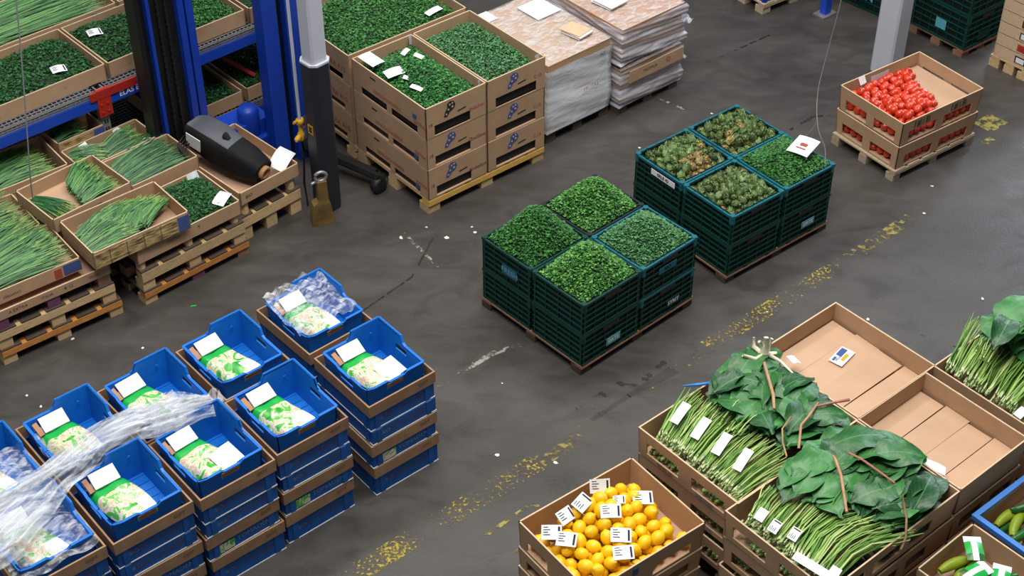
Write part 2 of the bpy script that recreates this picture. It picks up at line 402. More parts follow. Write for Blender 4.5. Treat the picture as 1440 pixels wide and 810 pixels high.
class Frame:
    """ground frame of one stack: origin at its near corner, x to the right and back, y to the left and back"""
    def __init__(s, x, y, deg): s.o = Vector((x, y, 0)); s.a = R(deg); s.c = math.cos(s.a); s.s = math.sin(s.a)
    def w(s, x, y, z=0.0): return Vector((s.o.x + x * s.c - y * s.s, s.o.y + x * s.s + y * s.c, z))
def copy_tree(o):
    c = o.copy(); COL.objects.link(c)
    for ch in o.children:
        d = ch.copy(); COL.objects.link(d); d.parent = c
        for g in ch.children:
            e = g.copy(); COL.objects.link(e); e.parent = d
    return c
def text_mesh(txt, size, m, name='lettering', bold=0.0):
    k = ('t', txt, size, m, bold)
    if k not in _cache:
        cu = bpy.data.curves.new(name, 'FONT'); cu.body = txt; cu.size = size; cu.resolution_u = 2; cu.offset = bold
        cu.align_x = 'CENTER'; cu.align_y = 'CENTER'
        o = bpy.data.objects.new(name, cu); COL.objects.link(o)
        me = bpy.data.meshes.new_from_object(o.evaluated_get(bpy.context.evaluated_depsgraph_get()))
        bpy.data.objects.remove(o); me.materials.clear(); me.materials.append(M[m]); me.name = name
        _cache[k] = me
    return _cache[k]
FRONT = (R(90), 0, 0)            # print on a wall that faces local -y
LEFT = (R(90), 0, R(-90))        # print on a wall that faces local -x

# ================================================================== floor and its markings
b = MB(); b.box(-9, -1, -0.2, 9, 16, 0)
fl = link('floor', b.mesh('floor', M['floor'])); fl['kind'] = 'structure'
def strip(name, pts, wid, m, z):
    b = MB(); P = [Vector((*p, 0)) for p in pts]
    for i in range(len(P) - 1):
        d = (P[i + 1] - P[i]).normalized(); n = Vector((-d.y, d.x, 0)) * wid / 2
        a, c = P[i], P[i + 1]
        b.hexa([a - n, c - n, c + n, a + n] + [q + Vector((0, 0, z)) for q in (a - n, c - n, c + n, a + n)])
    o = link(name, b.mesh(name, M[m])); o['kind'] = 'structure'
strip('trim_1', [(-0.80, 4.56), (-0.23, 5.04), (0.12, 5.33)], 0.115, 'line', 0.0012)
strip('trim_2', [(0.12, 5.33), (1.02, 6.15)], 0.09, 'line_faint', 0.0012)
strip('trim_3', [(1.02, 6.17), (1.77, 6.81)], 0.10, 'line', 0.0012)
strip('trim_4', [(1.77, 6.81), (2.36, 7.34)], 0.085, 'line_faint', 0.0012)
strip('trim_5', [(2.93, 8.22), (3.06, 8.33)], 0.14, 'patch', 0.0012)
strip('trim_6', [(2.90, 8.05), (2.97, 8.10)], 0.05, 'patch', 0.0012)
strip('trim_7', [(3.16, 8.02), (3.30, 8.10)], 0.10, 'patch', 0.0012)
strip('trim_8', [(-0.13, 4.86), (0.10, 5.07), (0.17, 4.98)], 0.022, 'patch', 0.0016)
strip('trim_9', [(0.00, 4.76), (0.22, 4.96)], 0.018, 'line_faint', 0.0016)
strip('trim_10', [(-0.38, 5.87), (-0.1, 6.12), (0.16, 6.24)], 0.035, 'chalk', 0.0010)
strip('trim_11', [(1.55, 8.03), (1.9, 8.35), (2.0, 8.36)], 0.022, 'crack', 0.0008)
strip('trim_12', [(0.95, 8.55), (1.25, 8.3), (1.46, 7.95)], 0.02, 'chalk', 0.0009)
strip('trim_13', [(-0.9, 6.35), (-0.55, 6.75), (-0.45, 7.1)], 0.012, 'crack', 0.0008)
strip('trim_14', [(-0.62, 7.15), (-0.35, 6.75), (-0.2, 6.62)], 0.02, 'chalk', 0.0009)
strip('trim_15', [(0.36, 5.66), (0.56, 5.84), (0.82, 6.02)], 0.13, 'oil', 0.0006)
strip('trim_16', [(2.0, 6.35), (2.45, 6.1), (2.7, 5.8)], 0.010, 'crack', 0.0008)
strip('trim_17', [(1.3, 9.0), (1.75, 9.35)], 0.014, 'crack', 0.0008)

# ================================================================== pallets
LP = 'stacked pallets under the chive trays'
def pallet(label, F, W, D, bh, ph, x0=0.0, y0=0.0, z=0.0, m='wood', front=None, block=None, bottom=False, nd=6, bs=0.075, group='pallets', front_block=None):
    """blocks bh high, planks ph high along x, a thin deck across; front = material of the front plank"""
    t = thing('pallet', label, 'pallet', F.w(x0, y0, z), F.a)
    zb = 0.0
    if bottom:
        for i in range(3):
            y = (D - bs) * i / 2
            link('bottom_board', boxmesh('bottom_board', W, bs, 0.012, m), t, (0, y, 0))
        zb = 0.012
    for i in range(3):
        for j in range(3):
            bm = (front_block[i] if front_block and j == 0 else ('wood_dark_shade' if i > 0 and j > 0 and nd <= 6 else block or m))  # inner blocks darkened: shade inside the pallet put into the wood colour
            link('block', boxmesh('block', bs * (1.0 if bm != 'plum' else 1.05), bs, bh - zb, bm), t, ((W - bs) * i / 2, (D - bs) * j / 2 + (0.008 if j == 0 else 0), zb))
    dk = 0.010
    for j in range(3):
        mm = front if (front and j == 0) else ('wood_dark_shade' if j > 0 and group == LP else m)  # rear planks of these pallets coloured dark in place of shade
        link('plank', boxmesh('plank', W, bs * 0.9 if j else bs * 0.75, ph - dk, mm), t, (0, (D - bs) * j / 2, bh))
    dw = W / nd * 0.82
    for i in range(nd):
        link('deck_board', boxmesh('deck_board', dw, D - 0.004, dk, 'wood_dark_shade' if group == LP else m), t, ((W - dw) * i / (nd - 1), 0.002, bh + ph - dk))  # deck darkened too, so the gap above it looks shaded
    return t

# ================================================================== cardboard trays
def wall_mesh(L, h, t, slots=None, flare=0.0, name='wall', m='card', rim=None):
    """wall along +x from 0 to L, thickness t towards +y, slots = [(u0,u1,z0,z1)] all of one row; flare leans its top to -y"""
    b = MB()
    def cell(u0, u1, z0, z1, mi=0):
        P = []
        for z in (z0, z1):
            for (u, y) in ((u0, 0), (u1, 0), (u1, t), (u0, t)):
                k = z / h
                P.append((u + (u / L - 0.5) * 2 * flare * k, y - flare * k, z))
        b.hexa(P, mi)
    e = 0.004
    if not slots:
        cell(0, L, 0, h - e)
    else:
        z0, z1 = slots[0][2], slots[0][3]
        cell(0, L, 0, z0); cell(0, L, z1, h - e)
        us = [0] + [u for s in slots for u in (s[0], s[1])] + [L]
        for i in range(0, len(us), 2):
            if us[i + 1] > us[i] + 1e-4: cell(us[i], us[i + 1], z0, z1)
    cell(0, L, h - e, h, 1)
    return b.mesh(name, [M[m], M['card_edge']])
def tray(label, F, x0, y0, z, W, D, h, name='cardboard_tray', cat='box', slots=None, flare=0.0, m='card', group=None, base='card_in', t=0.007, base_z=0.0, turn=0.0):
    """open cardboard tray; parts: four walls and a bottom. slots: {'front': [...], 'left': [...], ...}"""
    slots = slots or {}
    T = thing(name, label, cat, F.w(x0, y0, z), F.a + R(turn), group)
    key = lambda s, L: ('w', s, round(L, 4), round(h, 4), round(flare, 4), m, tuple(slots.get(s, ())), t)
    for s, L, loc, rz in (('front', W, (0, 0, 0), 0), ('right', D, (W, 0, 0), R(90)), ('back', W, (W, D, 0), R(180)), ('left', D, (0, D, 0), R(-90))):
        k = key(s, L)
        if k not in _cache: _cache[k] = wall_mesh(L, h, t, slots.get(s), flare, 'wall', m)
        link('wall', _cache[k], T, loc, (0, 0, rz))
    link('bottom', boxmesh('bottom', W - 2 * t, D - 2 * t, 0.006, base), T, (t, t, base_z))
    return T
def post(T, x, y, h, m='card', r=0.022, z=0.0):
    k = ('post', h, m, r)
    if k not in _cache:
        b = MB(); b.lathe([(r, 0), (r, h)], 10); _cache[k] = b.mesh('corner_leg', M[m])
    link('corner_leg', _cache[k], T, (x, y, z))
def printed(T, txt, size, m, x, z, side='front', y=0.0, name='lettering', bold=0.0, tilt=0.0):
    me = text_mesh(txt, size, m, name, bold)
    if side == 'front': return link(name, me, T, (x, y - 0.0015, z), (R(90), tilt, 0))
    return link(name, me, T, (y - 0.0015, x, z), (R(90), 0, R(-90)))
def sheet(name, w, d, m, th=0.0015, bend=0.0, lines=False):
    k = ('sheet', name, w, d, m, bend, lines)
    if k not in _cache:
        b = MB()
        f = lambda off: (lambda u, v: ((u - .5) * w, (v - .5) * d, off + bend * math.sin(u * 3.1) * (0.6 + 0.4 * v)))
        b.grid(f(th), 6, 3, 0); b.grid(f(0), 6, 3, 0)
        if lines:
            for r_ in range(4):
                y = d * (0.32 - 0.17 * r_); ww = w * (0.34 if r_ % 2 else 0.24)
                b.grid((lambda u, v, y=y, ww=ww: (-w * 0.40 + u * ww, y + v * d * 0.05, th + 0.0008 + bend * math.sin((0.1 + u * ww / w) * 3.1))), 2, 1, 1)
            b.grid((lambda u, v: (w * 0.32 + u * w * 0.10, -d * 0.38 + v * d * 0.76, th + 0.0008 + bend * math.sin((0.82 + 0.1 * u) * 3.1))), 1, 1, 1)
        _cache[k] = b.mesh(name, [M[m], M['ink']], True)
    return _cache[k]

# ================================================================== heaps of herbs, chives
def leaf_heap(name, label, F, x0, y0, W, D, z, hfun, count, m, size=0.016, cat='herbs', group=None, base='herb_shade', seed=1, curl=0.6):
    r = random.Random(seed); b = MB()
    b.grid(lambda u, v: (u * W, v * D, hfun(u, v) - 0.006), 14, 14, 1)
    k = len(b.v)                                # a skirt closes the heap down to its floor
    for _ in range(count):
        u, v = r.random(), r.random(); u = min(.985, max(.015, u)); v = min(.985, max(.015, v))
        p = Vector((u * W, v * D, hfun(u, v) + r.uniform(-0.006, 0.008)))
        a = r.uniform(0, 6.283); d = Vector((math.cos(a), math.sin(a), r.uniform(-0.35, 0.55))).normalized()
        sd = Vector((-d.y, d.x, r.uniform(-0.5, 0.5))).normalized(); n = d.cross(sd)
        s = size * r.uniform(0.6, 1.35); wv = s * r.uniform(0.32, 0.55)
        q = p + d * s * 0.5; e = p + d * s - n * s * curl * r.uniform(0, .7)
        i = len(b.v)
        b.v += [tuple(p), tuple(q + sd * wv + n * s * .12), tuple(e), tuple(q - sd * wv + n * s * .12)]
        b.f += [(i, i + 1, i + 2), (i, i + 2, i + 3)]; b.m += [0, 0]
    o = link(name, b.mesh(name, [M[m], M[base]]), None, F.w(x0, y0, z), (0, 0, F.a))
    return tag(o, label, cat, group, 'stuff')
def hump(h, edge=0.0, n1=0.0, ph=0.0):
    def f(u, v):
        e = (1 - (2 * u - 1) ** 4) * (1 - (2 * v - 1) ** 4)
        c = math.exp(-((u - .5) ** 2 + (v - .5) ** 2) / 0.10)
        return edge + h * (0.35 * e + 0.65 * c * e) + n1 * math.sin(7 * u + ph) * math.sin(6 * v + 1.7 * ph)
    return f
def flat(h, n1=0.008, ph=0.0):
    return lambda u, v: h * (1 - 0.5 * (2 * u - 1) ** 6) * (1 - .5 * (2 * v - 1) ** 6) + n1 * math.sin(6 * u + ph) * math.sin(5 * v + 2 * ph)
def stalks(name, label, F, x0, y0, z, bundles, m, tip='chive_tip', cat='chives', group=None, seed=1, r0=0.0033):
    """bundles: (count, root xy, root spread, angle, angle spread, length, layers height, lift)"""
    r = random.Random(seed); b = MB()
    for (cnt, rx, ry, sx, sy, ang, asp, Lg, hh, lift) in bundles:
        for i in range(cnt):
            q = r.uniform(-1, 1)
            px = rx + q * sx + r.gauss(0, .006); py = ry + q * sy + r.gauss(0, .006)
            a = R(ang + asp * q + r.gauss(0, 3)); L_ = Lg * r.uniform(0.8, 1.06); zz = r.random() ** 0.5 * hh
            dr = Vector((math.cos(a), math.sin(a), 0)); bend = r.uniform(-.04, .04); sdv = Vector((-dr.y, dr.x, 0))
            pts = []
            for k in range(6):
                f = k / 5
                pts.append(Vector((px, py, zz)) + dr * L_ * f + sdv * bend * math.sin(f * 3.1) * L_ + Vector((0, 0, lift * math.sin(f * 2.6) * (0.6 + .4 * r.random()))))
            rr = r0 * r.uniform(.75, 1.2)
            b.tube(pts[:5], [rr, rr, rr, rr * .9, rr * .8], 3, 0, False)
            b.tube(pts[4:], [rr * .8, rr * .4], 3, 1, False)
    o = link(name, b.mesh(name, [M[m], M[tip]]), None, F.w(x0, y0, z), (0, 0, F.a))
    return tag(o, label, cat, group, 'stuff')

# ================================================================== left group: trays of chives on pallets
LP = 'stacked pallets under the chive trays'
P1 = Frame(-2.612, 6.021, 38.5)
pallet('pale pallet with an orange front plank under the leftmost chive trays', P1, 0.68, 0.84, 0.055, 0.045, front='wood_orange', group=LP, nd=5)
pallet('pale pallet with a broad plank and nail heads, second from floor at far left', P1, 0.66, 0.84, 0.062, 0.056, 0.0, 0.006, 0.10, group=LP, nd=5)
t = tray('tan printed tray on plum and red blocks, under the front chives at far left', P1, 0.0, 0.012, 0.28, 0.66, 0.42, 0.055)
for i, mm in enumerate(('plum', 'plum', 'wood_red')):
    for jy in (0.0, 0.33):
        link('block', boxmesh('leg_block', 0.07, 0.07, 0.062, mm), t, (0.01 + i * 0.285, 0.005 + jy, -0.062))
for q, (tx, sz, x) in enumerate((('A EXTRA', 0.026, 0.14), ('ITALIA', 0.022, 0.30), ('R 12', 0.026, 0.42), ('VIOLE', 0.020, 0.56))):
    printed(t, tx, sz, 'ink_brown', x, 0.028)
t = tray('tan tray behind, hidden low under the chive tray at the left edge', P1, 0.02, 0.45, 0.218, 0.60, 0.38, 0.11, flare=0)
t = tray('cardboard tray of chives at the left edge with a blue and pink printed corner', P1, 0.045, 0.062, 0.337, 0.485, 0.37, 0.08, group=None)
k = link('blue_print', boxmesh('blue_print', 0.095, 0.0015, 0.062, 'ink_blue'), t, (0.385, -0.0017, 0.008)); k['label'] = 'dark blue printed square at the corner'
link('pink_print', boxmesh('pink_print', 0.04, 0.0015, 0.055, 'ink_red'), t, (0.335, -0.0017, 0.008))
printed(t, 'ORGANIC', 0.022, 'ink_brown', 0.10, 0.03)
tray('cardboard tray of chives against the left edge, behind the blue-cornered tray', P1, 0.03, 0.465, 0.33, 0.47, 0.36, 0.075)
stalks('chive_bunch', 'dense green chives filling the blue-cornered tray at the left edge', P1, 0.05, 0.07, 0.375,
       [(330, 0.02, 0.19, 0.01, 0.16, 12, 14, 0.42, 0.055, 0.02), (120, 0.24, 0.14, 0.02, 0.10, 16, 10, 0.22, 0.06, 0.015)], 'chive', seed=2)
stalks('chive_bunch', 'dark green chives filling the tray at the left edge behind the blue-cornered one', P1, 0.035, 0.47, 0.365,
       [(300, 0.03, 0.17, 0.01, 0.16, 14, 14, 0.40, 0.06, 0.02)], 'chive', seed=3)
# tray e (upper left) on its own pallet
pallet('pale pallet mostly hidden at left under the bean tray by the rack', P1, 0.5, 0.37, 0.055, 0.045, 0.36, 0.856, 0, group=LP, nd=4)
tray('deep cardboard tray of long green chives at upper left beside the thin hanging cable', P1, 0.36, 0.858, 0.105, 0.497, 0.362, 0.32)
stalks('chive_bunch', 'long pale tipped chives in the deep tray at upper left', P1, 0.36, 0.86, 0.335,
       [(300, 0.03, 0.17, 0.01, 0.15, 12, 12, 0.42, 0.055, 0.03)], 'chive', seed=4)

P2 = Frame(-1.968, 6.504, 43.0)
pallet('pale pallet with an orange front plank on the floor under the parsley tray', P2, 0.68, 0.42, 0.045, 0.045, front='wood_orange', group=LP, nd=5, front_block=('wood', 'plum', 'wood_red'))
pallet('pale pallet with a broad stencilled plank, second from floor under the parsley tray', P2, 0.665, 0.415, 0.06, 0.072, 0.005, 0.004, 0.09, group=LP, nd=5)
t = tray('cardboard tray of deep green parsley on round wooden legs, right front of the left group', P2, 0.0, 0.012, 0.275, 0.665, 0.405, 0.088)
for i in range(3):
    for jy in (0.035, 0.36):
        post(t, 0.03 + i * 0.30, jy, 0.052, 'wood', 0.026, -0.052)
printed(t, 'FRESH', 0.03, 'ink_brown', 0.23, 0.05)
leaf_heap('parsley_heap', 'deep green parsley filling the tray on round wooden legs', P2, 0.36, 0.02, 0.295, 0.39, 0.29, flat(0.075, 0.012, 1), 2400, 'parsley_deep', 0.017, seed=5)
k = link('polythene_bag', sheet('polythene_bag', 0.07, 0.09, 'white_dull', 0.0015, 0.02), None, P2.w(0.60, 0.36, 0.352), (R(58), 0, P2.a))
tag(k, 'small clear white polythene tag in the back corner of the parsley tray', 'tag')
k = link('paper_slip', sheet('paper_slip', 0.11, 0.07, 'white', 0.0015, 0.008), None, P2.w(0.60, 0.09, 0.366), (R(4), R(-5), P2.a + 0.5))
tag(k, 'white paper slip on the right rim of the parsley tray', 'paper')
# tray b, bridging over the two stacks
b_ = Frame(-2.149, 6.347, 40.1)
t = tray('shallow tray of fanned chives with a slatted photo print front, lying across two stacks', b_, 0, 0, 0.372, 0.567, 0.361, 0.108)
k = link('photo_print', boxmesh('photo_print', 0.485, 0.0016, 0.09, 'photo_print'), t, (0.005, -0.002, 0.004)); k['label'] = 'printed picture of pale wooden slats'
link('blue_print', boxmesh('blue_print2', 0.065, 0.0016, 0.09, 'ink_blue'), t, (0.496, -0.002, 0.004))
for q in range(4): link('print_line', boxmesh('print_line', 0.004, 0.0022, 0.09, 'ink_brown'), t, (0.09 + q * 0.10, -0.0026, 0.004))
stalks('chive_bunch', 'fanned bunch of chives in the slatted print tray', b_, 0, 0, 0.40,
       [(420, 0.16, 0.17, 0.12, -0.10, 26, 18, 0.30, 0.05, 0.035), (200, 0.05, 0.26, 0.03, 0.04, -20, 16, 0.27, 0.05, 0.02), (240, 0.30, 0.15, 0.05, -0.08, 20, 14, 0.24, 0.065, 0.02), (240, 0.02, 0.14, 0.012, 0.10, 12, 12, 0.28, 0.05, 0.03), (160, 0.20, 0.10, 0.10, 0.03, 14, 10, 0.24, 0.045, 0.02)], 'chive', seed=6)
# tray d
d_ = Frame(-2.408, 6.612, 45.0)
tray('tan tray low under the half empty chive tray, hidden', P2, -0.24, 0.45, 0.10, 0.46, 0.33, 0.306)
pallet('pale pallet hidden under the middle of the left group', P2, 0.94, 0.62, 0.055, 0.045, -0.25, 0.44, 0, group=LP, nd=6)
t = tray('half empty cardboard tray with chives at its right end and bare tan bottom', d_, 0, 0, 0.41, 0.485, 0.372, 0.085)
link('stamp', boxmesh('stamp', 0.075, 0.0016, 0.022, 'ink'), t, (0.22, -0.002, 0.03))
stalks('chive_bunch', 'sheaf of chives with yellowing tips at the right end of the half empty tray', d_, 0, 0, 0.422,
       [(300, 0.235, 0.16, 0.02, 0.125, 22, 16, 0.23, 0.055, 0.025)], 'chive', seed=7)
stalks('chive_bunch', 'small sheaf of chives in the left corner of the half empty tray', d_, 0, 0, 0.42,
       [(90, 0.05, 0.30, 0.03, 0.015, -72, 8, 0.26, 0.03, 0.02)], 'chive_deep', seed=8)
# tray g, f, i
t = tray('cardboard tray of dark chives in the middle, right of the half empty tray', P2, 0.275, 0.472, 0.105, 0.435, 0.312, 0.30)
stalks('chive_bunch', 'dark blue green chives lying in parallel in the middle tray', P2, 0.275, 0.472, 0.33,
       [(340, 0.02, 0.155, 0.01, 0.125, 9, 9, 0.38, 0.06, 0.02)], 'chive_deep', seed=9, tip='chive_deep')
t = tray('cardboard tray with deep green herbs and white slips in back row of the left group', P2, 0.165, 0.795, 0.105, 0.495, 0.245, 0.30)
stalks('chive_bunch', 'dark green chives in the back row tray with white slips', P2, 0.165, 0.80, 0.33,
       [(150, 0.20, 0.10, 0.02, 0.075, 10, 8, 0.25, 0.05, 0.02), (130, 0.02, 0.17, 0.02, 0.04, -28, 14, 0.20, 0.07, 0.02)], 'chive_deep', seed=10)
for q, (x, y, z, rx, rz, lb) in enumerate(((0.53, 1.028, 0.375, 62, 0.1, 'white polythene tag against the back wall of the back row tray'), (0.29, 0.99, 0.395, 50, 0.3, 'white paper slip at the left end of the back row tray'), (0.60, 0.83, 0.385, 12, 0.8, 'pale slip at the right end of the back row tray'))):
    tag(link('paper_slip', sheet('paper_slip', 0.06, 0.055, 'white', 0.0015, 0.008), None, P2.w(x, y, z), (R(rx), 0, P2.a + rz)), lb, 'paper')
t = tray('narrow printed crate in the shadow under the rack shelf, yellow and blue picture front', P2, 0.17, 1.062, 0.0, 0.30, 0.20, 0.44)
link('photo_print', boxmesh('photo_print3', 0.22, 0.0016, 0.06, 'photo_print'), t, (0.005, -0.002, 0.372))
link('blue_print', boxmesh('blue_print3', 0.065, 0.0016, 0.06, 'ink_blue'), t, (0.230, -0.002, 0.372))
stalks('chive_bunch', 'few green stalks in the narrow printed crate under the rack shelf', P2, 0.17, 1.062, 0.37, [(60, 0.03, 0.11, 0.02, 0.06, 10, 12, 0.2, 0.05, 0.03)], 'chive_deep', seed=12)

# ------------------------------------------------------------------ tray j with the black roll
J = Frame(-1.519, 7.058, 45.5)
pallet('pale pallet with a broad plank beside the black column guard, under the black roll', J, 0.43, 0.59, 0.092, 0.075, 0, 0, 0, group=LP, nd=4)
t = tray('shallow cardboard tray on wooden legs holding the black roll', J, 0.015, 0.0, 0.25, 0.42, 0.585, 0.082)
for i in range(2):
    for jy in (0.04, 0.3, 0.54): post(t, 0.04 + i * 0.33, jy, 0.082, 'wood', 0.028, -0.082)
printed(t, 'BIO', 0.03, 'ink_brown', 0.06, 0.04)
b = MB()
axis = [(0.125, 0.55, 0.465), (0.135, 0.50, 0.455), (0.16, 0.37, 0.43), (0.185, 0.25, 0.40), (0.205, 0.16, 0.375), (0.225, 0.075, 0.352), (0.228, 0.060, 0.348)]
rad = [0.070, 0.098, 0.102, 0.098, 0.092, 0.084, 0.072]
P = [Vector(p) for p in axis]; n = 20; base = len(b.v)
for i, p in enumerate(P):
    tg = (P[min(i + 1, 6)] - P[max(i - 1, 0)]).normalized(); sd = tg.cross(Vector((0, 0, 1))).normalized(); up = sd.cross(tg)
    for k in range(n):
        a = 2 * math.pi * k / n; c, s_ = math.cos(a), math.sin(a)
        e = 1.0 if i > 4 else 0.6
        x = math.copysign(abs(c) ** e, c); y = math.copysign(abs(s_) ** e, s_)
        wob = 1 + 0.05 * math.sin(3 * a + i) + 0.03 * math.sin(7 * a + 2.3 * i)
        b.v.append(tuple(p + sd * x * rad[i] * wob + up * y * rad[i] * wob * (0.9 if y > 0 else 1.0)))
for i in range(6):
    for k in range(n):
        k2 = (k + 1) % n; b.f.append((base + i * n + k, base + i * n + k2, base + (i + 1) * n + k2, base + (i + 1) * n + k))
        b.m.append(1 if (3 <= k <= 8 and i < 3) else 0)
b.f.append(tuple(base + k for k in range(n))); b.m.append(0); b.f.append(tuple(base + 6 * n + k for k in range(n - 1, -1, -1))); b.m.append(0)
roll = thing('wrapped_roll', 'bulky black roll with brown core and white label, lying in a tray by the column', 'roll', J.w(0, 0, 0), J.a)
link('black_body', b.mesh('black_body', [M['wrap_black'], M['wrap_grey']], True), roll)
tg = (P[6] - P[4]).normalized(); q = tg.to_track_quat('Z', 'Y').to_matrix().to_4x4()
b = MB()
prof = [(0.040, -0.01), (0.042, 0.02), (0.036, 0.026), (0.026, 0.024), (0.024, 0.004), (0.001, 0.004)]
b.lathe(prof, 18, 0, Matrix.Translation(P[6]) @ q)
k = link('core', b.mesh('core', M['core'], True), roll); k['label'] = 'brown cardboard core ring at the near end'
tgl = (P[3] - P[1]).normalized(); sdl = tgl.cross(Vector((0, 0, 1))).normalized(); upl = sdl.cross(tgl)
c0 = P[1].lerp(P[2], .35) + sdl * 0.104 + upl * 0.012; u1 = tgl * 0.052; u2 = (upl * 0.9 + sdl * 0.10).normalized() * 0.046
b = MB(); b.prism([c0 - u1 - u2, c0 + u1 - u2, c0 + u1 + u2, c0 - u1 + u2], sdl * 0.004)
k = link('label_plate', b.mesh('label_plate', M['white']), roll); k['label'] = 'white label on the dark side'
b = MB()
for s_ in range(4):
    b.tube([(0.06 - .012 * s_, 0.54 - .03 * s_, 0.45), (0.0 - .01 * s_, 0.53 - .03 * s_, 0.42), (-0.02, 0.48 - .02 * s_, 0.36), (0.02, 0.44 - .02 * s_, 0.335)], 0.006, 5)
link('strap', b.mesh('strap', M['rubber'], True), roll)
b = MB(); b.tube([(0.165, 0.30, 0.485), (0.165, 0.285, 0.51), (0.17, 0.26, 0.50)], [0.02, 0.024, 0.012], 8); link('toggle', b.mesh('toggle', M['rubber'], True), roll)
tag(link('white_card', sheet('white_card', 0.15, 0.10, 'white', 0.002, 0.03), None, J.w(0.385, 0.085, 0.338), (R(18), R(-16), J.a + 0.35)), 'large white curled sheet on the corner of the tray with the black roll', 'paper')

# ------------------------------------------------------------------ pallet rack with trays of greens
RK = Frame(-2.899, 7.105, 42.0)
rk = thing('pallet_rack', 'blue and red pallet rack with wire mesh shelves at upper left', 'rack', RK.w(0, 0), RK.a)
def deck(x0, x1, z, dep):
    b = MB(); st = 0.028
    i = x0
    while i < x1: b.box(i, 0.0, z, i + 0.006, dep, z + 0.006); i += st
    j = 0.0
    while j < dep: b.box(x0, j, z + 0.006, x1, j + 0.006, z + 0.012); j += st
    for kx in range(int((x1 - x0) / st)):
        b.box(x0 + kx * st, -0.004, z - 0.03, x0 + kx * st + 0.006, 0.002, z + 0.012)
    for kz in (-0.03, -0.016, 0.0): b.box(x0, -0.007, z + kz, x1, -0.002, z + kz + 0.006)
    o = link('mesh_deck', b.mesh('mesh_deck', M['galv']), rk); o['kind'] = 'stuff'
for (x0, x1, z, dep) in ((-0.5, 0.72, 0.66, 1.15), (0.80, 3.0, 0.66, 1.15), (0.95, 3.0, 0.15, 1.0)):
    link('beam', boxmesh('beam', x1 - x0, 0.045, 0.065, 'rack_blue'), rk, (x0, -0.012, z - 0.098))
    link('beam', boxmesh('beam', x1 - x0, 0.045, 0.065, 'rack_blue'), rk, (x0, dep - 0.05, z - 0.098))
    link('shelf_board', boxmesh('shelf_board', x1 - x0, dep - 0.06, 0.008, 'wood_dark_shade'), rk, (x0, 0.03, z - 0.033))
    deck(x0, x1, z, dep)
for x in (0.735, 2.6):
    for y in (0.0, 1.1):
        b = MB(); b.box(0, 0, 0, 0.05, 0.012, 0.67); b.box(0, 0.012, 0, 0.008, 0.05, 0.67); b.box(0.042, 0.012, 0, 0.05, 0.05, 0.67)
        for i in range(12):
            b.box(0.014, -0.002, 0.04 + i * 0.05, 0.022, 0.002, 0.065 + i * 0.05, 1); b.box(0.030, -0.002, 0.04 + i * 0.05, 0.038, 0.002, 0.065 + i * 0.05, 1)
        link('upright', b.mesh('upright', [M['galv'], M['ink']]), rk, (x, y, 0))
for x in (0.72, 2.58):
    b = MB(); b.box(0, -0.022, 0.50, 0.085, -0.002, 0.675); b.box(-0.04, -0.024, 0.622, 0.26, -0.013, 0.672)
    for (bx, bz) in ((0.02, 0.53), (0.06, 0.53), (0.02, 0.58), (0.06, 0.58)): b.box(bx - .006, -0.028, bz - .006, bx + .006, -0.021, bz + .006)
    link('connector', b.mesh('connector', M['rack_red']), rk, (x, 0, 0))
o = link('lettering', text_mesh('ELAS ELECTO', 0.045, 'white', bold=0.001), rk, (1.00, -0.0135, 0.596), FRONT)
b = MB(); b.tube([(1.45, 0.5, 0.62), (1.85, 0.12, 0.25)], 0.014, 6); link('brace', b.mesh('brace', M['rack_red']), rk)
SH = 0.673
def rack_tray(label, x, y, W, D, h, z, mname, seed, herb, hl=0.8, size=0.017, n=2200, m='card'):
    y -= 0.03 if y > 0.03 else 0
    tray(label, RK, x, y, z, W, D, h, m=m)
    if mname: leaf_heap('herb_heap', herb, RK, x + .008, y + .008, W - .016, D - .016, z + 0.006, flat(h * hl, 0.008, seed), n, mname, size, seed=seed)
rack_tray('cardboard tray of parsley at the upper left edge on the rack shelf', 0.16, 0.09, 0.685, 0.53, 0.10, SH, 'parsley_deep', 21, 'parsley filling the rack tray at the upper left edge', n=3600)
rack_tray('cardboard tray of parsley on the rack shelf just left of the black mast', 0.86, 0.085, 0.46, 0.53, 0.10, SH, 'parsley_deep', 22, 'parsley filling the rack tray left of the black mast', n=2600)
rack_tray('cardboard tray of parsley on the rack shelf between the black mast and the blue posts', 1.335, 0.07, 0.45, 0.53, 0.10, SH, 'parsley', 23, 'parsley filling the rack tray between mast and blue posts', n=2600)
rack_tray('reddish cardboard tray on the rack shelf behind the blue posts', 1.81, 0.06, 0.50, 0.53, 0.10, SH, 'parsley_deep', 24, 'dark herbs in the rack tray behind the blue posts', n=1400, m='collar')
rack_tray('long cardboard tray in the second row of the rack shelf holding green stalks', 0.45, 0.64, 0.80, 0.48, 0.11, SH, None, 25, '')
stalks('chive_bunch', 'green stalks lying in the second row tray on the rack shelf', RK, 0.46, 0.65, SH + 0.03, [(420, 0.03, 0.23, 0.01, 0.20, 2, 6, 0.72, 0.07, 0.01)], 'chive', seed=26, tip='chive')
rack_tray('cardboard tray in the second rack row behind the black mast, top edge of the photo', 1.27, 0.64, 0.60, 0.48, 0.11, SH, 'parsley_deep', 27, 'herbs in the second row tray behind the black mast', n=1500)
rack_tray('orange brown tray at the top left corner of the photo on the rack', -0.14, 0.64, 0.57, 0.48, 0.13, SH, None, 28, '', m='collar')
b = MB()
b.grid(lambda u, v: (u * .2 - .1, v * .16 - .08, 0.05 * math.sin(3.1 * u) * math.sin(3.1 * v) + 0.012 * math.sin(19 * u) * math.sin(15 * v)), 12, 10)
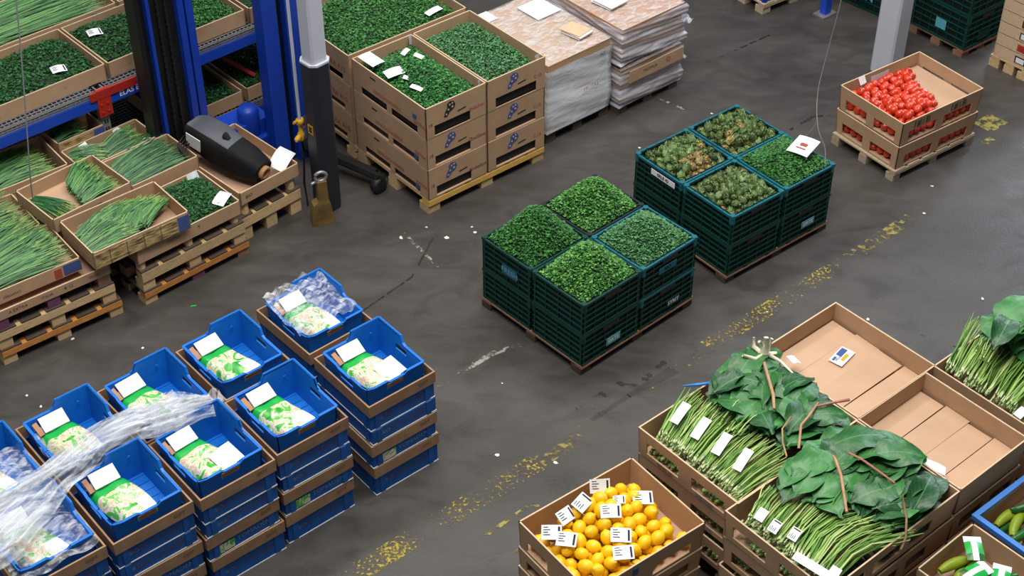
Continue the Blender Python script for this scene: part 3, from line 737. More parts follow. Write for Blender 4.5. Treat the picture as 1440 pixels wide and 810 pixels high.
tag(link('plastic_bag', b.mesh('plastic_bag', M['film_side'], True), None, RK.w(0.22, 0.84, SH + 0.02), (0, 0, RK.a)), 'crumpled clear bluish plastic bag in the top left tray on the rack', 'bag')
rack_tray('cardboard tray of dark parsley on the low rack shelf, beside the mast', 1.17, 0.02, 0.52, 0.52, 0.09, 0.163, 'parsley_deep', 29, 'dark parsley on the low rack shelf behind the black roll', n=2000)
rack_tray('cardboard tray on the low rack shelf right of the blue posts', 1.72, 0.02, 0.50, 0.5, 0.09, 0.163, 'parsley_deep', 30, 'parsley on the low rack shelf right of the blue posts', n=1600)
for q, (x, y, lb) in enumerate(((0.62, 0.18, 'white and blue price slip on the parsley of the upper left rack tray'), (0.98, 0.40, 'white price slip on the parsley of the rack tray left of the mast'))):
    tag(link('price_slip', sheet('price_slip', 0.085, 0.06, 'white', 0.0015, 0.008, True), None, RK.w(x, y, SH + 0.102), (R(8), R(4), RK.a - 0.2)), lb, 'price tag')

# ------------------------------------------------------------------ stacker truck: two mast frames, chassis, straddle leg
st = thing('pallet_stacker', 'blue and black lift mast with chains standing before the rack, with a straddle leg', 'stacker', RK.w(0.90, -0.25), RK.a)
H_ = 2.6
b = MB(); b.box(0.0, 0.0, 0, 0.30, 0.07, H_); link('mast_panel', b.mesh('mast_panel', M['mast_black']), st, (0.045, 0.02, 0))
for (x, wd, z0) in ((0.015, 0.030, 0), (0.085, 0.020, 0), (0.275, 0.038, 0), (0.325, 0.045, 0)):
    b = MB(); b.box(x, -0.02, z0, x + wd, 0.012, H_); b.box(x, 0.012, z0, x + 0.012, 0.085, H_)
    link('rail', b.mesh('rail', M['mast_black'] if x < 0.03 else M['mast_blue']), st)
for x in (0.165, 0.215):
    b = MB()
    for i in range(120):
        z = 0.06 + i * 0.021
        b.box(x - (0.008 if i % 2 else 0.005), 0.002, z, x + (0.008 if i % 2 else 0.005), 0.014, z + 0.017)
    o = link('chain', b.mesh('chain', M['chain']), st); o['kind'] = 'stuff'
for (x, wd, y, mm) in ((0.665, 0.10, -0.25, 'mast_blue'), (0.81, 0.085, -0.27, 'mast_blue'), (0.905, 0.035, -0.262, 'mast_blue'), (0.77, 0.035, -0.22, 'mast_black')):
    b = MB(); b.box(x, y, 0, x + wd, y + 0.02, H_); b.box(x, y + 0.02, 0, x + 0.02, y + 0.09, H_); b.box(x + wd - 0.02, y + 0.02, 0, x + wd, y + 0.09, H_)
    link('rail', b.mesh('rail', M[mm]), st)
b = MB(); b.box(0.84, -0.274, 0.14, 0.872, -0.271, 0.30); b.tube([(0.85, -0.276, 0.22), (0.87, -0.276, 0.24), (0.85, -0.276, 0.26), (0.86, -0.276, 0.30)], 0.003, 5, 1)
link('decal', b.mesh('decal', [M['ink_blue'], M['rack_red']]), st)
b = MB(); b.box(0.34, -0.13, 0.05, 0.72, 0.06, 0.30); b.box(0.40, -0.17, 0.05, 0.70, -0.13, 0.20); link('chassis', b.mesh('chassis', M['mast_blue']), st)
b = MB(); b.lathe([(0.055, 0), (0.065, 0.02), (0.065, 0.16), (0.05, 0.19)], 14); link('motor_cover', b.mesh('motor_cover', M['mast_blue'], True), st, (0.60, -0.08, 0.20))
inv = lambda p: ((lambda d: (d.x * RK.c + d.y * RK.s, -d.x * RK.s + d.y * RK.c, p[2]))(Vector((p[0], p[1], 0)) - RK.w(0.90, -0.25)))
b = MB()
for off in (0.0, 0.055):
    A, B2 = Vector(inv((-1.30 + off, 7.93 - off, 0.11))), Vector(inv((-0.80 + off * .5, 7.60 - off, 0.10)))
    b.tube([A, A.lerp(B2, .5), B2], [0.032, 0.028, 0.024], 6)
b.tube([inv((-0.86, 7.60, 0.10)), inv((-0.75, 7.545, 0.10))], 0.022, 6)
link('straddle_leg', b.mesh('straddle_leg', M['mast_black']), st)
b = MB(); wp = Vector(inv((-0.785, 7.545, 0.05)))
b.lathe([(0.03, -0.026), (0.05, -0.02), (0.05, 0.02), (0.03, 0.026)], 14, 0, Matrix.Translation(wp) @ Matrix.Rotation(R(90), 4, 'X'))
link('wheel', b.mesh('wheel', M['rubber'], True), st)

# ------------------------------------------------------------------ columns
def column(label, F, side, Hc, z0=0.0):
    T = thing('column', label, 'column', F.w(0, 0), F.a)
    s = side; c = 0.012
    pr_ = [(c, 0, z0), (s - c, 0, z0), (s, c, z0), (s, s - c, z0), (s - c, s, z0), (c, s, z0), (0, s - c, z0), (0, c, z0)]
    b = MB(); b.prism(pr_, (0, 0, Hc - z0)); link('shaft', b.mesh('shaft', M['steel_white']), T)
    return T
CL = Frame(-1.075, 7.335, 45)
T = column('white square column with a black guard round its foot, at upper left centre', CL, 0.105, 3.4)
b = MB(); s0, s1, c = -0.014, 0.124, 0.03
pg = [(s0 + c, s0), (s1 - c, s0), (s1, s0 + c), (s1, s1 - c), (s1 - c, s1), (s0 + c, s1), (s0, s1 - c), (s0, s0 + c)]
b.prism([(x, y, 0.0) for x, y in pg], (0, 0, 0.98)); k = link('guard', b.mesh('guard', M['steel_black']), T); k['label'] = 'black eight sided guard'
b = MB(); b.prism([(x * 1.04 - .002, y * 1.04 - .002, 0.98) for x, y in pg], (0, 0, 0.012)); link('guard_cap', b.mesh('guard_cap', M['steel_white']), T)
b = MB(); b.tube([(-0.03, 0.13, 3.3), (-0.03, 0.13, 0.6)], 0.009, 6); b.tube([(-0.045, 0.118, 3.3), (-0.045, 0.118, 0.75)], 0.004, 5); link('pipe', b.mesh('pipe', M['steel_white']), T)
k = link('sticker', boxmesh('sticker', 0.002, 0.045, 0.06, 'yellow'), T, (-0.0162, 0.035, 0.53)); k['label'] = 'small yellow sticker'
link('sticker_print', boxmesh('sticker_print', 0.002, 0.026, 0.016, 'ink'), T, (-0.0174, 0.044, 0.562)); link('sticker_print', boxmesh('sticker_print', 0.002, 0.026, 0.016, 'ink'), T, (-0.0174, 0.044, 0.542))
vl = thing('tap', 'yellow tap on a pipe at the left side of the black column guard', 'tap', CL.w(-0.028, 0.132, 0.0), CL.a)
b = MB(); b.lathe([(0.012, 0.46), (0.02, 0.47), (0.02, 0.51), (0.012, 0.52), (0.012, 0.57), (0.024, 0.575), (0.024, 0.60), (0.01, 0.605)], 10)
b.tube([(0, 0, 0.50), (-0.035, -0.01, 0.49), (-0.05, -0.012, 0.485)], [0.015, 0.017, 0.012], 8); link('valve', b.mesh('valve', M['yellow'], True), vl)
b = MB(); b.tube([(-0.045, 0, 0.595), (0.02, 0, 0.60)], 0.009, 6); link('handle', b.mesh('handle', M['yellow'], True), vl)
b = MB(); b.tube([(0, 0, 0.47), (0.004, 0, 0.35), (-0.006, 0.01, 0.16), (0.0, 0, 0.0)], 0.007, 6); link('hose', b.mesh('hose', M['rubber'], True), vl)
CR = Frame(2.455, 8.80, 45)
column('white square steel column behind the tomato trays at upper right', CR, 0.155, 3.6)
# worn foot post in front of the column
ck = thing('floor_stop', 'worn brown yellow flared foot with pale metal loop before the black column guard', 'floor stop', (-1.09, 7.255, 0), R(20))
b = MB()
sec = [(0.066, 0.036, 0.0), (0.064, 0.034, 0.03), (0.050, 0.030, 0.14), (0.030, 0.026, 0.16), (0.028, 0.024, 0.29)]
for i, (hx, hy, z) in enumerate(sec):
    sh = 0.012 if i > 2 else 0
    b.v += [(-hx + sh, -hy, z), (hx + sh, -hy, z), (hx + sh, hy, z), (-hx + sh, hy, z)]
for i in range(4):
    for k in range(4):
        k2 = (k + 1) % 4; b.f.append((i * 4 + k, i * 4 + k2, i * 4 + 4 + k2, i * 4 + 4 + k)); b.m.append(0)
b.f += [(3, 2, 1, 0), (16, 17, 18, 19)]; b.m += [0, 0]
link('foot', b.mesh('foot', M['chock']), ck)
b = MB(); ring = [(0.012 + 0.034 * math.cos(a), 0.0, 0.315 + 0.03 * math.sin(a)) for a in [i * math.pi / 6 for i in range(13)]]
b.tube(ring, 0.010, 6, 0, False); b.tube([(-0.01, 0, 0.29), (-0.045, 0, 0.275)], 0.010, 6); k = link('loop', b.mesh('loop', M['galv'], True), ck); k['label'] = 'pale metal loop'
tag(link('side_board', boxmesh('side_board', 0.03, 0.09, 0.20, 'olive_yellow'), None, P1.w(-0.11, -0.06, 0), (0, 0, P1.a)), 'dull yellow board end at the left edge beside the pallet', 'board')

# thin hanging cables
def cable(label, pts, r=0.004):
    b = MB(); n = []
    P = [Vector(p) for p in pts]
    for i in range(len(P) - 1):
        p0, p1, p2, p3 = P[max(i - 1, 0)], P[i], P[i + 1], P[min(i + 2, len(P) - 1)]
        for k in range(6):
            t_ = k / 6
            n.append(0.5 * ((2 * p1) + (p2 - p0) * t_ + (2 * p0 - 5 * p1 + 4 * p2 - p3) * t_ ** 2 + (3 * p1 - p0 - 3 * p2 + p3) * t_ ** 3))
    n.append(P[-1]); b.tube(n, r, 5)
    tag(link('cable', b.mesh('cable', M['cable'], True)), label, 'cable')
cable('thin grey cable hanging down into the chive trays at the left edge', [(-2.53, 7.20, 1.9), (-2.533, 7.15, 1.5), (-2.548, 6.99, 1.0), (-2.575, 6.90, 0.62), (-2.592, 6.885, 0.42)])
cable('thin grey cable hanging down to the herb crate beside the white column', [(1.83, 7.66, 1.7), (1.785, 7.593, 1.25), (1.738, 7.537, 0.95), (1.699, 7.452, 0.75), (1.693, 7.307, 0.62), (1.735, 7.24, 0.52), (1.732, 7.18, 0.46)], 0.0032)
cable('short grey cable branch running down to the white sheet on the herb crate', [(1.700, 7.34, 0.64), (1.655, 7.33, 0.56), (1.60, 7.345, 0.49)], 0.0028)

# ================================================================== brown carton stack
B = Frame(-0.478, 7.32, 39.8)
pallet('pale pallet with a yellow front plank under the front carton stack', B, 0.875, 0.71, 0.055, 0.045, front='wood_yellow', group='pallets under the brown cartons', bs=0.085)
pallet('pale pallet under the carton stack behind, next to the black column', B, 0.875, 0.70, 0.055, 0.045, 0, 0.73, 0, group='pallets under the brown cartons', bs=0.085)
def emblem(T, x, z, col='ink_blue'):
    k = ('emblem', col)
    if k not in _cache:
        b = MB()
        out = [(-.030, -.036), (-.012, -.040), (.004, -.018), (.026, -.010), (.036, .010), (.026, .032), (.004, .038), (-.012, .026), (-.010, .006), (-.022, -.010)]
        b.prism([(x_, 0, z_) for x_, z_ in out], (0, -0.0012, 0), 0)
        for (cx, cz, r_) in ((.018, .024, .005), (.004, .020, .005), (-.004, -.004, .005), (.018, .004, .006), (-.016, -.026, .005)):
            b.prism([(cx + r_ * math.cos(a), -0.0013, cz + r_ * math.sin(a)) for a in [i * math.pi / 3 for i in range(6)]], (0, -0.0008, 0), 1)
        _cache[k] = b.mesh('emblem', [M[col], M['card_edge']])
    link('emblem', _cache[k], T, (x, -0.0004, z), (0, 0, 0), (1.25, 1, 1.2))
LEV = ['lowest', 'middle', 'top']
def slot_shape(T, x, z):
    link('grip_slot', boxmesh('grip_slot', 0.06, 0.001, 0.007, 'ink'), T, (x, -0.0012, z), (0, R(-6), 0))
zc = 0.10; hc = 0.207
for lv in range(3):
    for col in range(2):
        W_ = 0.432; x0 = col * 0.441
        hh = 0.205
        bottom_h = 0.155
        t = tray('%s tan carton with a printed emblem in the %s column of the front carton stack' % (LEV[lv], ('left', 'right')[col]),
                 B, x0, 0.002 * (lv % 2), zc + lv * hc + 0.003, W_, 0.70, hh, name='carton',
                 slots={'front': [(0.06, W_ - (0.115 if col == 0 else 0.065), 0.006, 0.072)], 'left': [(0.08, 0.33, 0.006, 0.056), (0.37, 0.62, 0.006, 0.056)], 'right': [(0.08, 0.6, 0.008, 0.05)]},
                 m='card', base_z=(0.10 if lv == 2 else 0.0))
        link('shade_block', boxmesh('shade_block', W_ - .03, 0.672, 0.084, 'rubber'), t, (0.015, 0.014, 0.006))  # black block added inside so the slots look shaded
        emblem(t, 0.165 + 0.02 * col, 0.145, 'ink' if (lv == 2 and col == 0) else 'ink_blue')
        slot_shape(t, 0.225, 0.10)
        if col == 0:
            printed(t, '18', 0.03, 'ink_brown', 0.03, 0.085)
            printed(t, ('Andeltor', 'Ondillon', 'Indelior')[lv], 0.036, 'ink_red' if lv == 2 else 'ink_brown', 0.362, 0.078, tilt=0.0)
        else:
            printed(t, 'C.15', 0.032, 'ink_red', 0.375, 0.10)
        if col == 0:
            printed(t, 'SEMILDONDEREX', 0.034, 'ink_red', -0.30, 0.082, 'left', y=0.0).location = (-0.0016, 0.36, 0.085)
            k = printed(t, 'EXTRA', 0.034, 'ink_red', 0, 0, 'left'); k.location = (-0.0016, 0.06, 0.075)
            link('print_square', boxmesh('print_square', 0.0012, 0.035, 0.03, 'ink_blue'), t, (-0.0014, 0.085, 0.095 if lv == 2 else 0.03))
            link('grip_slot', boxmesh('grip_slot2', 0.0012, 0.05, 0.01, 'ink'), t, (-0.0014, 0.47, 0.16))
# raised left wall flap of the front stack
leaf_heap('parsley_heap', 'bright parsley with white slips in the left top carton of the front stack', B, 0.01, 0.01, 0.412, 0.68, 0.615, hump(0.09, 0.035, 0.006, 1), 5600, 'vivid', 0.0155, seed=41)
leaf_heap('parsley_heap', 'smooth grey green parsley in the right top carton of the front stack', B, 0.451, 0.01, 0.412, 0.68, 0.615, flat(0.07, 0.008, 2), 4400, 'mint', 0.014, seed=42)
for q, (x, y, z, w_, d_2, rx, ry, rz, lb) in enumerate((
    (0.07, 0.60, 0.735, 0.10, 0.12, 10, 6, 0.2, 'large white slip in the left corner of the parsley carton'),
    (0.10, 0.42, 0.722, 0.11, 0.075, 4, -4, -0.2, 'white card lying on the left side of the parsley'),
    (0.125, 0.335, 0.718, 0.035, 0.04, 4, -4, 0.5, 'tiny white slip next to the white card on the parsley'),
    (0.115, 0.225, 0.708, 0.045, 0.075, 6, 4, 0.4, 'narrow white slip near the front of the parsley'),
    (0.30, 0.45, 0.738, 0.03, 0.06, 6, -10, 0.3, 'crumpled pale slip in the middle of the parsley'),
    (0.27, 0.54, 0.736, 0.06, 0.03, 6, -10, 0.3, 'torn pale slip at the back of the parsley'))):
    tag(link('paper_slip', sheet('paper_slip', w_, d_2, 'white', 0.0015, 0.006), None, B.w(x, y, z), (R(rx), R(ry), B.a + rz)), lb, 'paper')
for q, (x, y, lb) in enumerate(((0.432, 0.03, 'rounded grey cardboard corner at the front between the two parsley cartons'), (0.855, 0.03, 'rounded grey cardboard corner at the right end of the parsley cartons'), (0.425, 0.67, 'grey corner flap at the back between the two parsley cartons'))):
    b = MB()
    for r_, sg in ((0.034, 1), (0.032, -1)):
        b.grid(lambda u, v: (r_ * math.cos(R(60 + 130 * u)) , r_ * math.sin(R(60 + 130 * u)), 0.06 * v), 10, 1)
    tag(link('corner_pad', b.mesh('corner_pad', M['white_dull'], True), None, B.w(x - 0.003, y - 0.012, 0.660)), lb.replace('cardboard corner', 'card flap curled'), 'flap')
# stack behind: one wide bin of parsley over cartons
for lv in range(2):
    t = tray('%s tan carton in the stack behind the parsley cartons, beside the column guard' % ('lowest' if lv == 0 else 'second'), B, 0, 0.735, zc + lv * hc + 0.003, 0.875, 0.69, 0.205, name='carton',
             slots={'left': [(0.08, 0.33, 0.008, 0.050), (0.37, 0.62, 0.008, 0.050)]})
    k = printed(t, 'EXTRA A15', 0.05, 'ink_red', 0, 0, 'left'); k.location = (-0.0016, 0.16, 0.09)
    link('lid', boxmesh('lid_shade', 0.85, 0.67, 0.004, 'ink'), t, (0.01, 0.01, 0.075)); link('shade_block', boxmesh('shade_block2', 0.845, 0.662, 0.064, 'rubber'), t, (0.015, 0.014, 0.006))  # lid and inner block coloured black for the shade behind the slots
t = tray('wide tan carton of parsley at the back of the brown carton stacks', B, 0, 0.735, zc + 2 * hc + 0.003, 0.875, 0.69, 0.205, name='carton', slots={'left': [(0.08, 0.33, 0.008, 0.050), (0.37, 0.62, 0.008, 0.050)]}, base_z=0.08)
k = printed(t, 'EXTRA A15', 0.05, 'ink_red', 0, 0, 'left'); k.location = (-0.0016, 0.16, 0.09)
leaf_heap('parsley_heap', 'parsley filling the wide carton at the back of the brown stack', B, 0.01, 0.745, 0.855, 0.67, 0.60, flat(0.085, 0.012, 3), 7000, 'parsley', 0.017, seed=43)
tag(link('paper_slip', sheet('paper_slip', 0.12, 0.045, 'white', 0.0015, 0.006), None, B.w(0.72, 0.86, 0.70), (R(5), 0, B.a + 0.15)), 'long white slip on the parsley of the wide back carton', 'paper')

# ================================================================== wrapped pallets
def wrapped(F, W, D, zb, zt, label, mside, x0=0, y0=0, seed=1, wob=0.010, cartons=3, sag=0.0, lip=0.0, top_m='card'):
    T = thing('wrapped_load', label, 'wrapped load', F.w(x0, y0, zb), F.a)
    h = zt - zb; r = random.Random(seed)
    hh = h / cartons
    for i in range(cartons):
        b = MB(); e = r.uniform(-.004, .006)
        b.box(e, e, i * hh, W - e, D - e, (i + 1) * hh - 0.004)
        link('carton', b.mesh('carton', M[top_m] if i == cartons - 1 else M['card']), T)
    per = [(0, D), (0, 0), (W, 0), (W, D), (0, D)]
    ph = [r.uniform(0, 6) for _ in range(8)]
    def film(u, v):
        s = u * 4; i = min(3, int(s)); f = s - i
        x = per[i][0] + (per[i + 1][0] - per[i][0]) * f; y = per[i][1] + (per[i + 1][1] - per[i][1]) * f
        nx, ny = (x - W / 2) / (W / 2), (y - D / 2) / (D / 2)
        k = 0.010 + wob * (0.5 + 0.5 * math.sin(v * 15 + u * 9 + 3 * math.sin(u * 9 + ph[0]) + ph[1])) * (0.4 + 0.6 * abs(math.sin(u * 11 + ph[2]))) + 0.15 * wob * math.sin(v * 47 + u * 31 + ph[3]) + 0.004 * math.sin(v * 9 + ph[4])
        return (x + nx * k, y + ny * k, -0.025 + v * (h + 0.022 - lip) + 0.004 * math.sin(u * 25) + sag * math.sin(u * 25))
    b = MB(); b.grid(film, 64, 44)
    link('film_side', b.mesh('film_side', M[mside], True), T)
    def top(u, v):
        x, y = -0.006 + u * (W + .012), -0.006 + v * (D + .012)
        q = math.hypot(u - 0.1, v - 1.1)
        return (x, y, h + 0.003 + 0.004 * (0.5 + 0.5 * math.sin(46 * q + 2 * math.sin(5 * u))) * min(1, 6 * u, 6 * (1 - u), 6 * v, 6 * (1 - v)))
    b = MB(); b.grid(top, 30, 40); link('film_top', b.mesh('film_top', M['film_top'], True), T)
    return T
W1 = Frame(0.215, 8.035, 41)
pallet('dark shaded pallet under the white wrapped load', W1, 0.52, 0.72, 0.06, 0.04, m='wood_dark_shade', group='pallets under the wrapped loads', nd=5)
t = wrapped(W1, 0.505, 0.72, 0.10, 0.56, 'tall load wrapped in white film with a brown top, right of the carton stack', 'film_white', seed=3, wob=0.005, lip=0.035)
printed(t, 'FRUTAS', 0.035, 'ink_red', 0.33, 0.20).location = (0.33, -0.031, 0.20)
printed(t, 'N5', 0.035, 'ink', 0.41, 0.40).location = (0.42, -0.031, 0.395)
W2 = Frame(0.672, 8.36, 40.6)
pallet('dark shaded pallet under the second wrapped load, nearest the open floor', W2, 0.525, 0.72, 0.05, 0.035, m='wood_dark_shade', group='pallets under the wrapped loads', nd=5)
t = wrapped(W2, 0.52, 0.72, 0.085, 0.325, 'lower crumpled film wrapped load with a brown carton band, far right wrapped stack', 'film_side', seed=5, wob=0.014, cartons=2)
link('carton_face', boxmesh('carton_face', 0.47, 0.006, 0.085, 'card'), t, (0.045, -0.036, 0.148))
printed(t, 'TROPICA', 0.03, 'ink_brown', 0.2, 0.2).location = (0.22, -0.038, 0.195)
printed(t, 'O', 0.05, 'ink_red', 0.2, 0.2).location = (0.38, -0.038, 0.195)
b = MB(); b.grid(lambda u, v: (0.50 + .07 * u, -0.03 + .10 * v, 0.16 + 0.012 * math.sin(9 * u + 11 * v) - .03 * u), 8, 8); link('film_tail', b.mesh('film_tail', M['film_side'], True), t)
pallet('dark shaded pallet between the two tiers of the second wrapped stack', W2, 0.525, 0.70, 0.03, 0.025, 0, 0.01, 0.335, m='wood_dark_shade', group='pallets under the wrapped loads', nd=5)
t = wrapped(W2, 0.525, 0.74, 0.395, 0.615, 'upper film wrapped load with rosy goods showing through, on the second wrapped stack', 'film_side', seed=8, wob=0.016, cartons=3, top_m='core')
b = MB(); b.grid(lambda u, v: (0.50 + .10 * u, -0.035 + .14 * v, 0.10 + 0.016 * math.sin(9 * u + 11 * v) - .02 * u), 8, 8); link('film_tail', b.mesh('film_tail', M['film_side'], True), t)
def stack_of_sheets(F, x, y, z, n, w_, d_2, rz, lb, first='white'):
    T = thing('paper_stack', lb, 'papers', F.w(x, y, z), F.a + rz)
    for i in range(n):
        mm = first if i == n - 1 else ('card' if i % 2 else 'white')
        link('sheet', boxmesh('sheet', w_, d_2, 0.006, mm), T, (0.004 * math.sin(3 * i), 0.006 * math.cos(2 * i), 0.0062 * i), (0, 0, 0.05 * math.sin(5 * i)))
stack_of_sheets(W1, 0.33, 0.08, 0.57, 4, 0.12, 0.15, 0.15, 'stack of pale cards on the near edge of the white wrapped load', 'card_edge')
stack_of_sheets(W1, 0.30, 0.42, 0.57, 1, 0.19, 0.20, 0.0, 'white sheet at the back of the white wrapped load')
stack_of_sheets(W1, 0.005, 0.60, 0.57, 1, 0.12, 0.11, 0.0, 'white sheet at the left corner of the white wrapped load')
stack_of_sheets(W2, 0.09, 0.20, 0.626, 3, 0.15, 0.16, 0.1, 'stack of white cards on the second wrapped load')

# ================================================================== plastic crates
def crate_mesh_parts(W, D, h, style):
    k = ('crate', W, D, h, style)
    if k in _cache: return _cache[k]
    t = 0.010; ins = 0.007
    b = MB()
    b.box(ins, ins, 0, W - ins, ins + t, h); b.box(ins, D - ins - t, 0, W - ins, D - ins, h)
    b.box(ins, ins + t, 0, ins + t, D - ins - t, h); b.box(W - ins - t, ins + t, 0, W - ins, D - ins - t, h)
    b.box(ins + t, ins + t, 0.004, W - ins - t, D - ins - t, 0.012)
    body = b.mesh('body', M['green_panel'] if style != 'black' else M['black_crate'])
    rm = {'green': 'green_crate', 'teal': 'teal_crate', 'black': 'black_crate'}[style]
    b = MB()
    e = 0.002
    for z in (0.0, h * 0.22, h * 0.40, h * 0.58, h * 0.76):
        zz = z + (0.010 if z == 0 else 0.0055)
        b.box(0, -e, z, W, ins, zz); b.box(0, D - ins, z, W, D + e, zz); b.box(-e, 0, z, ins, D, zz); b.box(W - ins, 0, z, W + e, D, zz)
    nx, ny = max(4, int(W / 0.075)), max(4, int(D / 0.075))
    for i in range(nx + 1):
        x = i * (W - 0.008) / nx; wd = 0.0055 if i not in (0, nx) else 0.02
        x = min(x, W - wd)
        for y0, y1 in ((0, ins), (D - ins, D)): b.box(x, y0, 0, x + wd, y1, h)
    for i in range(ny + 1):
        y = i * (D - 0.008) / ny; wd = 0.0055 if i not in (0, ny) else 0.02
        y = min(y, D - wd)
        for x0, x1 in ((0, ins), (W - ins, W)): b.box(x0, y, 0, x1, y + wd, h)
    ribs = b.mesh('ribs', M['green_crate'] if style != 'black' else M['black_crate'])  # lighter than the panels: rib highlights put into the colour
    b = MB(); o_ = 0.004; q = 0.014
    b.box(-o_, -o_, h - q, W + o_, 0.016, h); b.box(-o_, D - 0.016, h - q, W + o_, D + o_, h)
    b.box(-o_, 0.016, h - q, 0.016, D - 0.016, h); b.box(W - 0.016, 0.016, h - q, W + o_, D - 0.016, h)
    for (cx, cy) in ((0, 0), (W, 0), (W, D), (0, D)):
        b.lathe([(0.016, h - 0.05), (0.016, h + 0.004)], 8, 0, Matrix.Translation((cx + (0.010 if cx == 0 else -0.010), cy + (0.010 if cy == 0 else -0.010), 0)))
    rim = b.mesh('rim', M[rm])
    b = MB(); b.box(W * .36, -0.004, h * .78, W * .64, 0.012, h * .90); grip = b.mesh('grip', M['ink'])
    _cache[k] = (body, ribs, rim, grip); return _cache[k]
def crate(label, F, x, y, z, W, D, h, style='green', group=None):
    T = thing('plastic_crate', label, 'crate', F.w(x, y, z), F.a, group)
    body, ribs, rim, grip = crate_mesh_parts(W, D, h, style)
    link('body', body, T); o = link('ribs', ribs, T); link('rim', rim, T); link('grip', grip, T)
    return T
def crate_label(T, W, txt, x, z, w_=0.085, hgt=0.038, side='front', m='ink_teal', tm='white'):
    if side == 'front':
        link('label_card', boxmesh('label_card', w_, 0.002, hgt, m), T, (x, -0.0055, z))
        link('lettering', text_mesh(txt, hgt * .75, tm, bold=0.001), T, (x + w_ / 2, -0.0062, z + hgt / 2), FRONT)
    else:
        link('label_card', boxmesh('label_card2', 0.002, w_, hgt, m), T, (-0.0055, x, z))
        link('lettering', text_mesh(txt, hgt * .75, tm, bold=0.001), T, (-0.0062, x + w_ / 2, z + hgt / 2), LEFT)
POSN = {(0, 0): 'front', (1, 0): 'right', (0, 1): 'left', (1, 1): 'back'}
C_ = Frame(0.355, 5.945, 42.5)
pallet('thin reddish pallet under the four green crates of chopped parsley', C_, 0.84, 0.765, 0.042, 0.018, m='wood_red', group='pallets under the green crates', nd=5, bs=0.07, block='wood_dark_shade')
cw, cd, ch = 0.405, 0.37, 0.20
stC = {(0, 0): 'green', (1, 0): 'teal', (0, 1): 'green', (1, 1): 'black'}
for (i, j), nm in POSN.items():
    lift = -0.03 if (i, j) == (1, 1) else 0
    for lv in range(2):
        T = crate('%s dark green crate of the %s stack in the nearer four parsley crates' % (('lower', 'upper')[lv], nm) if (i, j) != (1, 1) else '%s black crate of the back stack in the nearer group of four' % ('lower', 'upper')[lv],
                  C_, 0.005 + i * 0.42, 0.004 + j * 0.385, 0.061 + lv * (ch + 0.004), cw, cd, ch, stC[(i, j)])
        if lv == 0 and j == 0: crate_label(T, cw, ('SIRTE', 'STRIT')[i], 0.17 + .03 * i, 0.04, 0.10, 0.045, m='ink_teal' if i == 0 else 'green_crate')
        if lv == 1 and (i, j) == (0, 1): crate_label(T, cw, 'FRESH', 0.10, 0.06, 0.11, 0.06, 'left', 'teal_crate', 'ink_pale')
        if lv == 1 and (i, j) == (1, 0): crate_label(T, cw, 'BIO', 0.12, 0.10, 0.13, 0.04, 'front', 'teal_crate', 'green_panel')
    leaf_heap('parsley_heap', {(0, 0): 'domed heap of bright chopped parsley in the front crate of the nearer four', (1, 0): 'even grey green parsley in the right crate of the nearer four', (0, 1): 'domed heap of deep green parsley in the left crate of the nearer four', (1, 1): 'bright chopped parsley in the black back crate of the nearer four'}[(i, j)],
              C_, 0.017 + i * 0.42, 0.016 + j * 0.385, cw - 0.024, cd - 0.024, 0.425, hump({(0, 0): 0.18, (1, 0): 0.13, (0, 1): 0.20, (1, 1): 0.17}[(i, j)], 0.022, 0.004, i + 2 * j), 6000,
              {(0, 0): 'bright_herb', (1, 0): 'mint', (0, 1): 'parsley', (1, 1): 'bright_herb'}[(i, j)], 0.0145, seed=50 + i * 2 + j)
D_ = Frame(1.168, 6.682, 38.5)
pallet('thin reddish pallet under the four crates of artichokes and herbs', D_, 0.81, 0.785, 0.039, 0.017, m='wood_red', group='pallets under the green crates', nd=5, bs=0.07, block='wood_dark_shade')
dw, dd, dh = 0.385, 0.375, 0.197
for (i, j), nm in POSN.items():
    for lv in range(2):
        T = crate('%s %s crate of the %s stack in the farther group of four' % (('lower dark green', 'upper teal rimmed')[lv], 'plastic', nm), D_, 0.006 + i * 0.405, 0.004 + j * 0.39, 0.058 + lv * (dh + 0.004), dw, dd, dh, 'teal' if lv else 'green')
        if lv == 0 and (i, j) == (1, 0): crate_label(T, dw, 'SIRTE', 0.17, 0.05, 0.10, 0.045)
        if lv == 1 and (i, j) == (0, 1): crate_label(T, dw, 'ERLE 42', 0.05, 0.135, 0.19, 0.036, 'left', 'white', 'ink')
def bud_mesh(seed, m):
    r = random.Random(seed); b = MB()
    b.lathe([(0.004, -0.024), (0.016, -0.018), (0.020, -0.004), (0.017, 0.010), (0.008, 0.020), (0.001, 0.024)], 8)
    for ring, (z, rr, n) in enumerate(((-0.014, 0.018, 6), (-0.002, 0.0215, 7), (0.010, 0.018, 6), (0.018, 0.011, 5))):
        for k in range(n):
            a = 2 * math.pi * (k + 0.5 * (ring % 2)) / n + r.uniform(-.1, .1); w_ = 0.55 * 2 * math.pi / n
            p = lambda an, rd, zz: (rd * math.cos(an), rd * math.sin(an), zz)
            i0 = len(b.v)
            b.v += [p(a - w_, rr * 0.98, z - .006), p(a + w_, rr * 0.98, z - .006), p(a + w_ * .6, rr * 1.07, z + .006), p(a, rr * 1.0, z + .014), p(a - w_ * .6, rr * 1.07, z + .006)]
            b.f.append((i0, i0 + 1, i0 + 2, i0 + 3, i0 + 4)); b.m.append(0)
    return b.mesh('artichoke', M[m])
buds = [bud_mesh(s_, 'bud') for s_ in (1, 2, 3)]; brown = [bud_mesh(s_, 'bud_brown') for s_ in (4, 5)]
